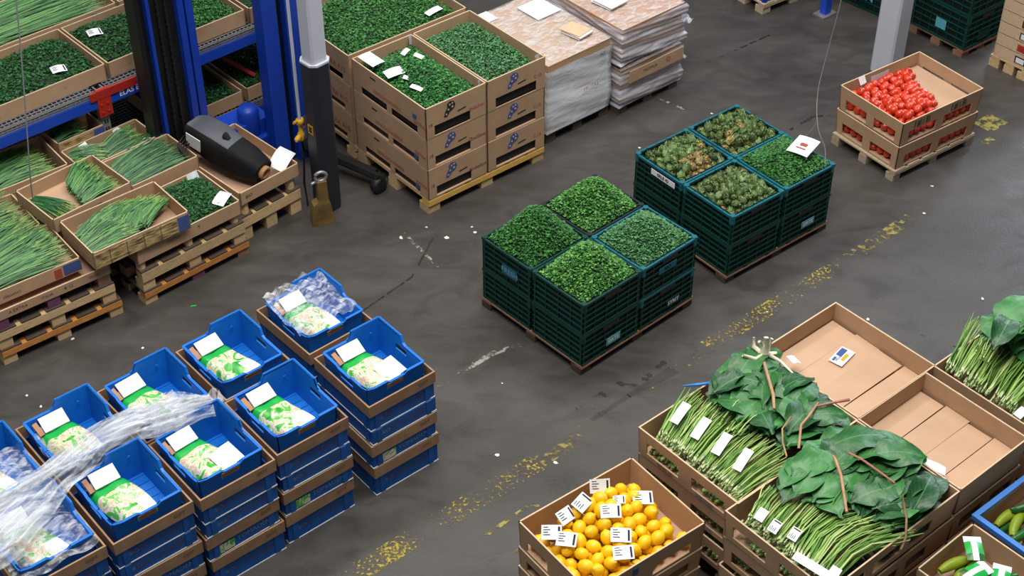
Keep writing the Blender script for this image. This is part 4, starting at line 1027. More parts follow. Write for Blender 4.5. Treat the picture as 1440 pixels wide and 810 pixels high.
def pile(W, D, sp, layers, hfun, r, jit=0.12):
    """positions of a loose pile: jittered hexagonal layers, the upper ones smaller"""
    out = []
    for L_ in range(layers):
        m_ = L_ * sp * 0.75; yy = m_; row = 0
        while yy <= D - m_:
            xx = m_ + (sp / 2 if (row + L_) % 2 else 0)
            while xx <= W - m_:
                out.append((xx + r.uniform(-jit, jit) * sp, yy + r.uniform(-jit, jit) * sp, hfun(xx / W, yy / D) + L_ * sp * 0.72 + r.uniform(-.08, .08) * sp * jit / .12)); xx += sp
            yy += sp * 0.86; row += 1
    return out
for (i, j), sc, nm in (((0, 1), 0.92, 'left'), ((1, 1), 0.92, 'back'), ((0, 0), 0.80, 'front')):
    r = random.Random(60 + i * 3 + j); sp = 0.0485 * sc / 0.92
    for q, (x, y, z) in enumerate(pile(dw - 0.066, dd - 0.066, sp, 2, lambda u, v: 0.03 * math.sin(3.1 * u) * math.sin(3.1 * v), r)):
        br = nm == 'left' and (x - 0.14) ** 2 + (y - 0.04) ** 2 < 0.006 and r.random() < .8
        if not br and r.random() < 0.05: br = True
        o = link('artichoke', r.choice(brown if br else buds), None, D_.w(0.039 + i * 0.405 + x, 0.037 + j * 0.39 + y, 0.438 + z), (r.uniform(-1, 1), r.uniform(-1, 1), r.uniform(0, 6)), (sc * r.uniform(1.12, 1.32),) * 3)
        tag(o, ('small brown artichoke' if br else 'small green artichoke') + ' heaped in the %s crate of the farther group of four' % nm, 'artichoke', 'artichokes in the %s crate' % nm)
    o = MB(); o.box(0, 0, 0, dw - .04, dd - .04, 0.012)
    link('false_bottom', o.mesh('false_bottom', M['herb_shade']), bpy.data.objects[T.name], (0, 0, 0)) if False else None
leaf_heap('herb_heap', 'small leaved green herb in the right crate of the farther four, under the white sheet', D_, 0.006 + 0.405 + 0.014, 0.018, dw - .026, dd - .026, 0.42, hump(0.06, 0.03, 0.004, 2), 4200, 'parsley', 0.017, seed=65)
for (i, j) in ((0, 1), (1, 1), (0, 0)):
    leaf_heap('leaf_litter', 'dark leaf litter under the artichokes in the %s crate of the farther four' % POSN[(i, j)], D_, 0.006 + i * 0.405 + 0.018, 0.02 + j * 0.39, dw - .036, dd - .036, 0.40, flat(0.032, 0.004, 2), 300, 'parsley_deep', 0.014, seed=66 + i * 2 + j)
T = thing('price_sheet', 'white sheet with red print lying on the herbs of the right crate beside the cable', 'sign', (1.612, 7.232, 0.540), R(-48))
link('paper', sheet('price_paper', 0.13, 0.15, 'white', 0.002, 0.006), T, (0, 0, 0), (R(8), R(-3), R(10)))
b = MB(); b.poly([(-.02, -.01, 0), (.02, -.01, 0), (.024, .012, 0), (-.018, .014, 0)]); b.poly([(-.03, -.035, 0), (.03, -.035, 0), (.03, -.028, 0), (-.03, -.028, 0)])
link('red_print', b.mesh('red_print', M['ink_red']), T, (0, 0.0, 0.011), (R(8), R(-3), R(10)))

# ================================================================== tomatoes
TM = Frame(2.268, 7.640, 36.0)
pallet('grey white half pallet under the tomato trays', TM, 0.70, 0.52, 0.045, 0.03, m='wood_grey', group=None, nd=6, bs=0.06)
TF = Frame(2.272, 7.662, 35.2)
tw, td, th = 0.655, 0.50, 0.163
tslot = {'front': [(0.06, 0.29, 0.010, 0.085), (0.35, 0.59, 0.010, 0.085)], 'left': [(0.05, 0.22, 0.010, 0.085), (0.28, 0.45, 0.010, 0.085)], 'right': [(0.05, 0.22, 0.010, 0.085), (0.28, 0.45, 0.010, 0.085)], 'back': [(0.06, 0.29, 0.010, 0.085), (0.35, 0.59, 0.010, 0.085)]}
t = tray('lower tan tray of tomatoes with cut-out windows, on the half pallet', TF, 0, 0, 0.078, tw, td, th, slots=tslot, flare=0.010)
printed(t, 'GLOOMEX', 0.018, 'ink_brown', 0, 0, 'left').location = (-0.006, 0.30, 0.115)
t = tray('upper tan tray of tomatoes, right half empty, cut-out windows below its rim', TF, 0, 0, 0.244, tw, td, th, slots=tslot, flare=0.010)
for x in (0.09, 0.40):
    for q, wd in enumerate((0.012, 0.03, 0.008, 0.008, 0.024, 0.010)):
        link('print_bar', boxmesh('print_bar', wd * .6, 0.0012, 0.042 if q % 2 else 0.05, 'ink_brown'), t, (x + q * 0.024, -0.0085, 0.100), (R(3.5), 0, 0))
link('card_layer', boxmesh('card_layer', 0.335, 0.475, 0.004, 'card_in'), t, (0.305, 0.012, 0.078))
b = MB(); pr_ = [(0.002, -0.030), (0.016, -0.026), (0.027, -0.012), (0.030, 0.002), (0.026, 0.016), (0.015, 0.024), (0.004, 0.021)]
b.lathe(pr_, 12); tomato = b.mesh('tomato', M['tomato'], True)
r = random.Random(77); n_t = 0
for (x, y, z) in pile(tw - 0.07, td - 0.075, 0.0455, 2, lambda u, v: 0.02 * math.sin(6 * u) * math.sin(5 * v + 1), r, 0.3):
    lim = 0.305 + 0.15 * y / td
    if x > lim: continue
    o = link('tomato', tomato, None, TF.w(0.036 + x, 0.038 + y, 0.348 + z * 1.0), (r.uniform(-1, 1), r.uniform(-1, 1), r.uniform(0, 6)), (r.uniform(.80, .95),) * 3)
    tag(o, 'red tomato heaped in the upper tan tray beside the white column', 'tomato', 'tomatoes in the upper tray'); n_t += 1
for lv, zz in ((0, 0.118), (1, 0.285)):
    for side in range(4):
        L_ = tw if side % 2 == 0 else td
        k = 0.05
        while k < L_ - 0.03:
            x, y = ((k, 0.038), (tw - 0.038, k), (k, td - 0.038), (0.038, k))[side]
            o = link('tomato', tomato, None, TF.w(x, y, zz + r.uniform(-.006, .006)), (r.uniform(-1, 1), r.uniform(-1, 1), r.uniform(0, 6)), (r.uniform(.88, .98),) * 3)
            tag(o, 'red tomato seen through the cut-out windows of the %s tray' % ('lower', 'upper')[lv], 'tomato', 'tomatoes behind the windows of the %s tray' % ('lower', 'upper')[lv])
            k += 0.056
for q, (x, y, z, rx, ry, rz, w_, d_2, lb) in enumerate(((0.12, 0.46, 0.42, 60, 0, 0.1, 0.055, 0.05, 'white tag standing in the tomatoes against the back wall'), (0.30, 0.482, 0.365, 84, 0, 0, 0.15, 0.06, 'pale bluish strip on the back wall of the tomato tray'), (0.46, 0.44, 0.325, 70, 0, -0.35, 0.06, 0.055, 'small white tag in the far corner of the tomato tray'))):
    tag(link('paper_tag', sheet('paper_tag', w_, d_2, 'white' if q != 1 else 'white_dull', 0.0015, 0.004), None, TF.w(x, y, z), (R(rx), R(ry), TF.a + rz)), lb, 'tag')

# ================================================================== lemons
LF = Frame(0.318, 4.137, 37.0)
lw, ld, lh = 0.615, 0.47, 0.155
lslot = {'left': [(0.05, 0.19, 0.012, 0.07), (0.26, 0.42, 0.012, 0.07)], 'front': [(0.06, 0.26, 0.012, 0.07), (0.34, 0.55, 0.012, 0.07)]}
pallet('pale pallet at the bottom edge under the lemon trays', LF, 0.64, 0.49, 0.05, 0.035, m='wood', group=None, nd=5)
for lv in range(3):
    t = tray(('lowest tan tray of the lemon stack', 'middle tan tray of the lemon stack with windows', 'top tan tray heaped with lemons and price cards, bottom centre')[lv] , LF, 0, 0, 0.088 + lv * 0.124, lw, ld, (0.12, 0.12, lh)[lv], slots=lslot, flare=0.006)
    if lv == 2:
        k = printed(t, 'LIMON', 0.04, 'ink_brown', 0.40, 0.11); link('print_square', boxmesh('print_square3', 0.03, 0.0012, 0.04, 'ink_blue'), t, (0.22, -0.0085, 0.095))
b = MB(); b.lathe([(0.003, -0.041), (0.009, -0.037), (0.024, -0.028), (0.032, -0.008), (0.032, 0.008), (0.024, 0.027), (0.010, 0.036), (0.005, 0.042), (0.001, 0.043)], 14)
lemon = b.mesh('lemon', M['lemon'], True)
r = random.Random(5)
hl = lambda u, v: 0.075 * math.exp(-((u - .55) ** 2 + (v - .95) ** 2) / .16) + 0.02 * math.exp(-((u - .45) ** 2 + (v - .45) ** 2) / .10)
for (x, y, z) in pile(lw - 0.10, ld - 0.10, 0.062, 2, hl, r):
    o = link('lemon', lemon, None, LF.w(0.05 + x, 0.05 + y, 0.386 + z), (r.uniform(.5, 2.6), r.uniform(-.6, .6), r.uniform(0, 6)), (r.uniform(.82, .99),) * 3)
    tag(o, 'yellow lemon heaped in the top tan tray at bottom centre', 'lemon', 'lemons in the top tray')
for lv in (0, 1, 2):
    for side in (0, 3):
        L_ = lw if side == 0 else ld; k = 0.06
        while k < L_ - 0.04:
            x, y = ((k, 0.05), None, None, (0.05, k))[side]
            o = link('lemon', lemon, None, LF.w(x, y, 0.088 + lv * 0.124 + 0.045), (r.uniform(.5, 2.6), 0, r.uniform(0, 6)), (.9,) * 3)
            tag(o, 'yellow lemon seen through the windows of the %s lemon tray' % ('lowest', 'middle', 'top')[lv], 'lemon', 'lemons behind the windows of the %s tray' % ('lowest', 'middle', 'top')[lv]); k += 0.07
cards = [(766, 752, 'leftmost price card standing on the lemons by the left corner'), (789, 760, 'second price card from the left on the lemons'), (817, 722, 'price card at the back left of the lemons'), (856, 712, 'price card half buried at the back of the lemons'), (899, 698, 'price card leaning on the back wall of the lemon tray'), (941, 738, 'price card on the lemons at the right wall'), (872, 753, 'price card in the middle of the lemons'), (873, 785, 'price card below the middle one on the lemons'), (860, 803, 'nearest price card on the lemons at the bottom edge'), (898, 740, 'small rounded white card between the lemons right of the middle')]
LC = [(0.07, 0.345), (0.095, 0.275), (0.16, 0.365), (0.25, 0.365), (0.38, 0.405), (0.51, 0.27), (0.325, 0.265), (0.29, 0.155), (0.245, 0.085), (0.40, 0.30)]
for (px, py, lb), (x, y) in zip(cards, LC):
    z = 0.386 + 0.045 + hl(min(1, x / .515), min(1, y / .37)) + 0.03
    tilt = {0: (35, -10, -0.8), 1: (25, -8, -0.9), 2: (35, 10, 0.2), 3: (20, 0, 0.3), 4: (55, 0, -0.55)}.get(LC.index((x, y)), (r.uniform(12, 30), r.uniform(-8, 8), r.uniform(-.75, -.55)))
    s_ = 0.6 if (px, py) == (898, 740) else 1
    tag(link('price_card', sheet('price_card', 0.088, 0.062, 'white', 0.0016, 0.004, True), None, LF.w(x, y, z), (R(tilt[0]), R(tilt[1]), LF.a + tilt[2]), (s_, s_, 1)), lb, 'price card', 'price cards on the lemons')

# ================================================================== spinach trays
SP1 = Frame(0.956, 4.530, 40.5); SP2 = Frame(1.262, 4.062, 40.3); SP3 = Frame(2.330, 4.930, 40.0)
def leaf_mesh(seed):
    r = random.Random(seed); b = MB(); NU, NV = 8, 14
    wmax = r.uniform(0.060, 0.084); Lg = 0.30; droop = r.uniform(0.15, 0.5); cup = r.uniform(-.25, .35); a, c = r.uniform(0, 6), r.uniform(0, 6); side = r.uniform(-.12, .12)
    def width(v):
        if v < 0.12: return 0.010
        q = (v - 0.12) / 0.88
        return 0.010 + wmax * (math.sin(math.pi * q ** 0.80) ** 0.62 if 0 < q < 1 else 0)
    def fn(u, v):
        s = (u - .5) * 2; w_ = width(v)
        y = s * w_; x = v * Lg
        z = 0.05 * math.sin(v * 2.6) * .8 - droop * 0.16 * v * v + cup * w_ * s * s - abs(s) * 0.0 + (0.010 * math.sin(9 * v + a + 2.5 * s) + 0.006 * math.sin(15 * v + c)) * abs(s)
        return (x, y + side * v * v * Lg, z)
    b.grid(fn, NU, NV)
    me = b.mesh('leaf', M['leaf'], True)
    uvl = me.uv_layers.new(name='UVMap')
    for lp in me.loops:
        i = lp.vertex_index; uvl.data[lp.index].uv = ((i % (NU + 1)) / NU, (i // (NU + 1)) / NV)
    return me
leaves = [leaf_mesh(s_) for s_ in range(10)]
def bunch(label, F, x, y, z, seed, nl=8, ang=15, spread=30, sl=0.26, ns=40, lx=(0.20, 0.34), ly=0.08, lz=(0.02, 0.10), width=0.062, scale=(0.62, 0.88), bow=0.0, group=None):
    r = random.Random(seed)
    crown = ns < 20
    T = thing('spinach_bunch', label, 'spinach', F.w(x, y, z), F.a, group)
    b = MB()
    for i in range(ns):
        q = r.uniform(-1, 1); py = q * width; a = R(ang * 0.8 + 4 * q + r.gauss(0, 3.5)); L_ = sl * r.uniform(.85, 1.25); z0 = r.random() * 0.055
        d = Vector((math.cos(a), math.sin(a), 0)); sd = Vector((-d.y, d.x, 0))
        pts = [Vector((r.uniform(-.01, .015), py, z0)) + d * L_ * f + sd * bow * math.sin(3.1 * f) + Vector((0, 0, 0.035 * math.sin(2.4 * f))) for f in (0, .09, .4, .7, 1)]
        rr = r.uniform(.0026, .0042)
        b.tube(pts[:2], [rr * 1.25, rr * 1.1], 5, 1); b.tube(pts[1:], [rr * 1.1, rr, rr * .8, rr * .6], 5, 0)
    o = link('stems', b.mesh('stems', [M['stem'], M['stem'] if crown else M['stem_root']], True), T); o['kind'] = 'stuff'
    for i in range(nl):
        f = i / max(1, nl - 1)
        X1, Y1 = (0.78, 0.585) if F is SP1 else ((0.84, 0.55) if F is SP2 else (0.72, 0.58))
        for tries in range(40):                     # keep every leaf between the walls of its tray
            a = R(ang + r.uniform(-spread, spread)); s_ = r.uniform(*scale)
            px, py = r.uniform(*lx), ang / 60 * 0.10 + r.uniform(-ly, ly)
            tx, ty = x + px + 0.29 * s_ * math.cos(a), y + py + 0.29 * s_ * math.sin(a)
            my = y + py + 0.16 * s_ * math.sin(a); hw = 0.07 * s_
            if tx < X1 and -0.005 < ty < Y1 and my - hw > -0.005 and my + hw < Y1 + 0.01: break
        link('leaf', leaves[r.randrange(10)], T, (px, py, lz[0] + (lz[1] - lz[0]) * f), (r.uniform(-.34, .34), r.uniform(-.18, .16), a), (s_, s_ * r.uniform(.9, 1.15), s_))
    return T
sph = 0.158
leftslot = [(0.05, 0.25, 0.030, 0.100), (0.33, 0.53, 0.030, 0.100)]
frontslot = [(0.06, 0.22, 0.030, 0.10), (0.27, 0.43, 0.030, 0.10)]
frontslot3 = [(0.06, 0.24, 0.030, 0.10), (0.29, 0.47, 0.030, 0.10), (0.52, 0.66, 0.03, 0.10)]
for F, nm, DD, spw in ((SP1, 'left', 0.585, 0.755), (SP2, 'front', 0.55, 0.82), (SP3, 'right', 0.58, 0.70)):
    pallet('pale pallet low in the dark under the %s stack of spinach trays' % nm, F, 1.28 if F is not SP3 else 0.69, DD, 0.06, 0.045, z=0, group=None, nd=6)
    for lv in range(3):
        zz = 0.106 + lv * 0.168
        sl_ = {'left': [(u0 * DD / .6, u1 * DD / .6, a_, b_2) for (u0, u1, a_, b_2) in leftslot], 'front': frontslot3}
        t = tray(('lowest', 'middle', 'top')[lv] + ' tan tray in the %s stack of spinach' % nm + (', full of spinach' if lv == 2 else ', windows in its sides'), F, -0.012 * ((lv + 1) % 2), 0.0, zz, spw, DD, sph, slots=sl_, flare=0.008)
        if F is SP1:
            printed(t, 'IPHILIA', 0.03, 'ink_brown', 0, 0, 'left').location = (-0.004, 0.42, 0.017)
            printed(t, 'SPINAZIE', 0.026, 'ink_blue', 0, 0, 'left').location = (-0.004, 0.18, 0.017)
        # root ends of the spinach show through the windows
        rr_ = random.Random(lv * 7 + int(F.o.x * 100)); b = MB()
        for i in range(90):
            y = rr_.uniform(0.04, DD - 0.04); p = Vector((rr_.uniform(0.012, 0.03), y, rr_.uniform(0.02, 0.10)))
            b.tube([p, p + Vector((0.012, 0, 0)), p + Vector((0.05, rr_.uniform(-.02, .02), 0.0))], [0.006, 0.011, 0.005], 6, 0 if rr_.random() < .6 else 1)
        if F is SP2:
            for i in range(50):
                x = rr_.uniform(0.06, .58); p = Vector((x, rr_.uniform(0.012, 0.03), rr_.uniform(0.02, 0.10)))
                b.tube([p, p + Vector((0, 0.012, 0)), p + Vector((0.01, 0.05, 0.0))], [0.008, 0.018, 0.01], 5, 2)
        tag(link('root_ends', b.mesh('root_ends', [M['stem_root'], M['stem'], M['herb_shade']], True), None, F.w(-0.012 * ((lv + 1) % 2), 0, zz), (0, 0, F.a)), 'pale green root ends behind the windows of the %s tray in the %s spinach stack' % (('lowest', 'middle', 'top')[lv], nm), 'spinach', None, 'stuff')
    if F is not SP3:
        for lv in range(3):
            t = tray(('lowest', 'middle', 'top')[lv] + ' tan tray beside the spinach in the %s stack' % nm + (', empty with bare base boards' if lv == 2 else ''), F, spw + 0.010, 0.0, 0.106 + lv * 0.168, 1.295 - spw - 0.010, DD, sph, slots=({'front': frontslot} if lv < 2 else None), flare=0.006, base_z=0.0)
            if lv == 2:
                rr_ = random.Random(9 if F is SP1 else 10); bw = DD / 4
                for i in range(4):
                    link('base_board', boxmesh('base_board', 1.265 - spw - 0.02 * (i % 2), bw - 0.006, 0.005, 'card_in'), t, (0.012 + 0.008 * (i % 2), 0.008 + i * (bw - 0.004), 0.050 + 0.004 * (i % 2)), (R(rr_.uniform(-2.5, 2.5)), R(rr_.uniform(-.5, .5)), R(rr_.uniform(-.6, .6))))
T = thing('seed_packet', 'small blue, white and yellow printed packet lying in the empty tray at right', 'packet', SP1.w(1.05, 0.325, 0.508), SP1.a + R(10))
link('packet_body', boxmesh('packet_body', 0.125, 0.072, 0.004, 'white'), T); link('blue_band', boxmesh('blue_band', 0.06, 0.03, 0.001, 'ink_blue'), T, (0.055, 0.036, 0.0042)); link('yellow_band', boxmesh('yellow_band', 0.055, 0.018, 0.001, 'yellow'), T, (0.035, 0.012, 0.0042)); link('blue_band', boxmesh('blue_band2', 0.03, 0.012, 0.001, 'ink_blue'), T, (0.01, 0.05, 0.0042)); link('lettering', text_mesh('PRIX', 0.02, 'ink_blue'), T, (0.035, 0.04, 0.006))
zt = 0.590
for i, y in enumerate((0.085, 0.21, 0.335, 0.46)):
    nm = ('nearest the front corner', 'second from the front', 'third from the front', 'farthest back beside the blue strap')[i]
    bunch('spinach bunch %s in the left tray, white tagged' % nm, SP1, 0.035, y, zt - 0.045, 100 + i, nl=17, ang=(2, 8, 16, 22)[i], spread=34, lx=(0.24 if i else 0.30, 0.52), ly=0.07, lz=(0.03, 0.13), ns=56, sl=0.27, scale=(.68, .95))
    T = link('stem_tag', sheet('stem_tag', 0.125, 0.042, 'white', 0.002, 0.004), None, SP1.w(0.150, y + 0.045, zt + 0.052), (R(6), R(-8), SP1.a + R(16)))
    tag(T, 'white tag on the spinach stems, %s in the left tray' % ('nearest the front corner', 'second from the front', 'third from the front', 'farthest left')[i], 'tag')
bunch('crowning spinach leaves in the middle of the left tray, under the dry stalks', SP1, 0.24, 0.30, zt + 0.01, 110, nl=17, ang=10, spread=75, ns=16, lx=(0.05, 0.30), ly=0.22, lz=(0.02, 0.08), scale=(.66, .92), sl=0.15)
bunch('broad spinach leaves at the right rim of the left tray', SP1, 0.42, 0.20, zt - 0.005, 111, nl=13, ang=-6, spread=70, ns=10, lx=(0.0, 0.14), ly=0.13, lz=(0.02, 0.08), scale=(.68, .92), sl=0.12)
bunch('spinach leaves at the back of the left tray, next to the pale root', SP1, 0.34, 0.44, zt - 0.01, 112, nl=13, ang=14, spread=55, ns=10, lx=(-0.04, 0.20), ly=0.08, lz=(0.03, 0.10), scale=(.68, .92), sl=0.12)
for i, y in enumerate((0.08, 0.19, 0.30, 0.42)):
    nm = ('nearest the front corner', 'second from the front', 'third from the front', 'farthest back')[i]
    bunch('spinach bunch %s in the front tray' % nm, SP2, 0.035, y, zt - 0.045, 120 + i, nl=16, ang=(-6, 3, 10, 16)[i], spread=30, lx=((0.34, 0.26, 0.16, 0.10)[i], (0.56, 0.55, 0.50, 0.48)[i]), ly=0.06,
          lz=((0.02, 0.03, 0.065, 0.07)[i], (0.10, 0.11, 0.13, 0.13)[i]), ns=56, sl=(0.40, 0.34, 0.25, 0.18)[i], bow=0.04 if i < 2 else 0.0, scale=(.66, .92))
bunch('crowning spinach leaves in the middle of the front tray', SP2, 0.28, 0.30, zt + 0.005, 130, nl=17, ang=16, spread=60, ns=14, lx=(0.0, 0.28), ly=0.20, lz=(0.02, 0.08), scale=(.68, .95), sl=0.14)
bunch('large spinach leaves leaning over the right wall of the front tray', SP2, 0.50, 0.38, zt + 0.01, 131, nl=10, ang=8, spread=45, ns=8, lx=(-0.02, 0.12), ly=0.10, lz=(0.03, 0.11), scale=(.80, 1.0), sl=0.10)
bunch('dark spinach leaves at the right corner of the front tray', SP2, 0.44, 0.15, zt - 0.02, 132, nl=17, ang=6, spread=60, ns=8, lx=(-0.02, 0.15), ly=0.08, lz=(0.03, 0.09), scale=(.64, .86), sl=0.10)
for i, (x, y, lb) in enumerate(((0.06, 0.43, 'white tag at the left corner of the front spinach tray'), (0.055, 0.35, 'white dotted tag on the stems of the front spinach tray'), (0.085, 0.27, 'white dotted tag nearest the middle of the front spinach tray'), (0.012, 0.12, 'long white tag along the left rim of the front spinach tray'), (0.05, 0.03, 'small white tag at the front corner of the front spinach tray'))):
    tag(link('stem_tag', sheet('stem_tag', 0.06 if i != 3 else 0.04, 0.042 if i != 3 else 0.15, 'white', 0.002, 0.004, i in (1, 2)), None, SP2.w(x, y, zt + 0.034), (R(8), R(-14), SP2.a + R(12))), lb, 'tag')
for i, y in enumerate((0.10, 0.24, 0.38, 0.50)):
    nm = ('nearest the front', 'second from the front', 'third from the front', 'farthest back')[i]
    bunch('spinach bunch %s in the tray at the right edge' % nm, SP3, 0.05, y, zt - 0.045, 140 + i, nl=12, ang=(4, 10, 16, 20)[i], spread=30, lx=(0.20, 0.46), ly=0.07, lz=(0.03, 0.13), ns=50, sl=0.32, scale=(.70, .98))
bunch('crowning spinach leaves in the tray at the right edge', SP3, 0.12, 0.43, zt + 0.06, 150, nl=11, ang=20, spread=50, ns=8, lx=(0.0, 0.22), ly=0.10, lz=(0.03, 0.09), scale=(.75, 1.0), sl=0.1)
for (x, y, lb) in ((0.03, 0.14, 'white tag on the stems in the tray at the right edge'), (0.03, 0.05, 'white tag nearest the front in the tray at the right edge')):
    tag(link('stem_tag', sheet('stem_tag', 0.06, 0.04, 'white', 0.002, 0.004), None, SP3.w(x, y, zt + 0.01), (R(8), R(-10), SP3.a)), lb, 'tag')
tag(link('paper_slip', sheet('paper_slip', 0.07, 0.05, 'white', 0.0015, 0.006), None, SP1.w(0.845, 0.452, 0.585), (R(10), R(30), SP1.a)), 'small white slip at the left corner of the empty tray with the packet', 'paper')
tag(link('paper_slip', sheet('paper_slip', 0.10, 0.045, 'white', 0.0015, 0.006), None, SP2.w(0.87, 0.16, 0.575), (R(10), R(22), SP2.a - .9)), 'white slip between the spinach leaves and the front empty tray', 'paper')
def stalk(name, label, pts, r_, m, cat='stalk'):
    b = MB(); b.tube(pts, r_, 7)
    return tag(link(name, b.mesh(name, M[m], True)), label, cat)
w1 = lambda x, y, z: SP1.w(x, y, z + 0.012); w2 = lambda x, y, z: SP2.w(x, y, z + 0.012)
rt = thing('pale_root', 'pale forked root standing up at the back of the left spinach tray', 'root', SP1.w(0.67, 0.49, zt + 0.10), SP1.a)
b = MB(); b.tube([(0, 0, -0.05), (0.0, 0, 0.03), (0.01, 0.01, 0.075)], [0.015, 0.018, 0.010], 8); b.tube([(0, 0, 0.0), (-0.05, -0.0, 0.01), (-0.085, 0.03, 0.03)], [0.012, 0.009, 0.006], 6); b.tube([(0.005, 0, 0.02), (0.03, 0.0, 0.065)], [0.012, 0.008], 6); b.tube([(0, 0, 0.03), (-0.02, 0.015, 0.07)], [0.011, 0.007], 6); b.tube([(0.01, 0, 0), (0.045, -0.02, 0.0)], [0.012, 0.005], 6)
b.tube([(0, 0.01, 0.0), (-0.02, 0.04, 0.03), (-0.01, 0.05, 0.06)], [0.010, 0.009, 0.005], 6)
b.tube([(0.015, -0.01, 0.0), (0.03, -0.05, -0.01), (0.035, -0.11, -0.03)], [0.008, 0.006, 0.003], 6)
link('root_body', b.mesh('root_body', M['root_white'], True), rt, (0, 0, 0), (0, 0, 0), (1.25, 1.25, 1.25))
stalk('dry_stalk', 'long brown dry stalk hanging from the pale root over the left spinach', [w1(0.65, 0.48, zt + 0.08), w1(0.60, 0.43, zt + 0.12), w1(0.47, 0.26, zt + 0.13), w1(0.43, 0.215, zt + 0.105)], [0.008, 0.007, 0.008, 0.006], 'twig')
stalk('pink_stalk', 'pinkish stalk sticking out to the right from the left spinach tray', [w1(0.57, 0.095, zt + 0.12), w1(0.64, 0.06, zt + 0.125), w1(0.71, 0.03, zt + 0.12)], [0.005, 0.006, 0.007], 'twig_pink')
stalk('dry_stalk', 'forked brown stalk running down to the front rim of the left spinach tray', [w1(0.59, 0.105, zt + 0.12), w1(0.50, 0.075, zt + 0.125), w1(0.435, 0.065, zt + 0.115), w1(0.375, 0.016, zt + 0.05)], [0.006, 0.006, 0.006, 0.006], 'twig')
stalk('dry_stalk', 'thin curved pale stalk in the middle of the left spinach tray', [w1(0.44, 0.127, zt + 0.115), w1(0.36, 0.105, zt + 0.11), w1(0.315, 0.06, zt + 0.09), w1(0.30, 0.018, zt + 0.05)], [0.004, 0.004, 0.004, 0.004], 'twig')
stalk('dry_stalk', 'long thin stalk lying from the back rim across the front spinach leaves', [w2(0.54, 0.535, zt + 0.02), w2(0.545, 0.43, zt + 0.09), w2(0.54, 0.31, zt + 0.12), w2(0.555, 0.15, zt + 0.10)], [0.004, 0.005, 0.006, 0.004], 'twig_pink')
stalk('dry_stalk', 'bent brown stalk among the leaves in the front spinach tray', [w2(0.47, 0.41, zt + 0.11), w2(0.45, 0.385, zt + 0.125), w2(0.40, 0.31, zt + 0.12), w2(0.29, 0.18, zt + 0.085)], [0.006, 0.007, 0.007, 0.006], 'twig')
stalk('dry_stalk', 'brown stalk bent over the front rim of the front spinach tray', [w2(0.52, 0.08, zt + 0.10), w2(0.47, 0.012, zt + 0.06), w2(0.44, -0.022, zt + 0.0), w2(0.42, -0.024, zt - 0.06)], [0.005, 0.005, 0.005, 0.004], 'twig')
stalk('blue_strap', 'bright blue strap end sticking out over the left corner of the left spinach tray', [w1(0.42, 0.55, zt + 0.03), w1(0.35, 0.59, zt + 0.03), w1(0.30, 0.635, zt + 0.02)], [0.008, 0.008, 0.003], 'strap_blue', 'strap')

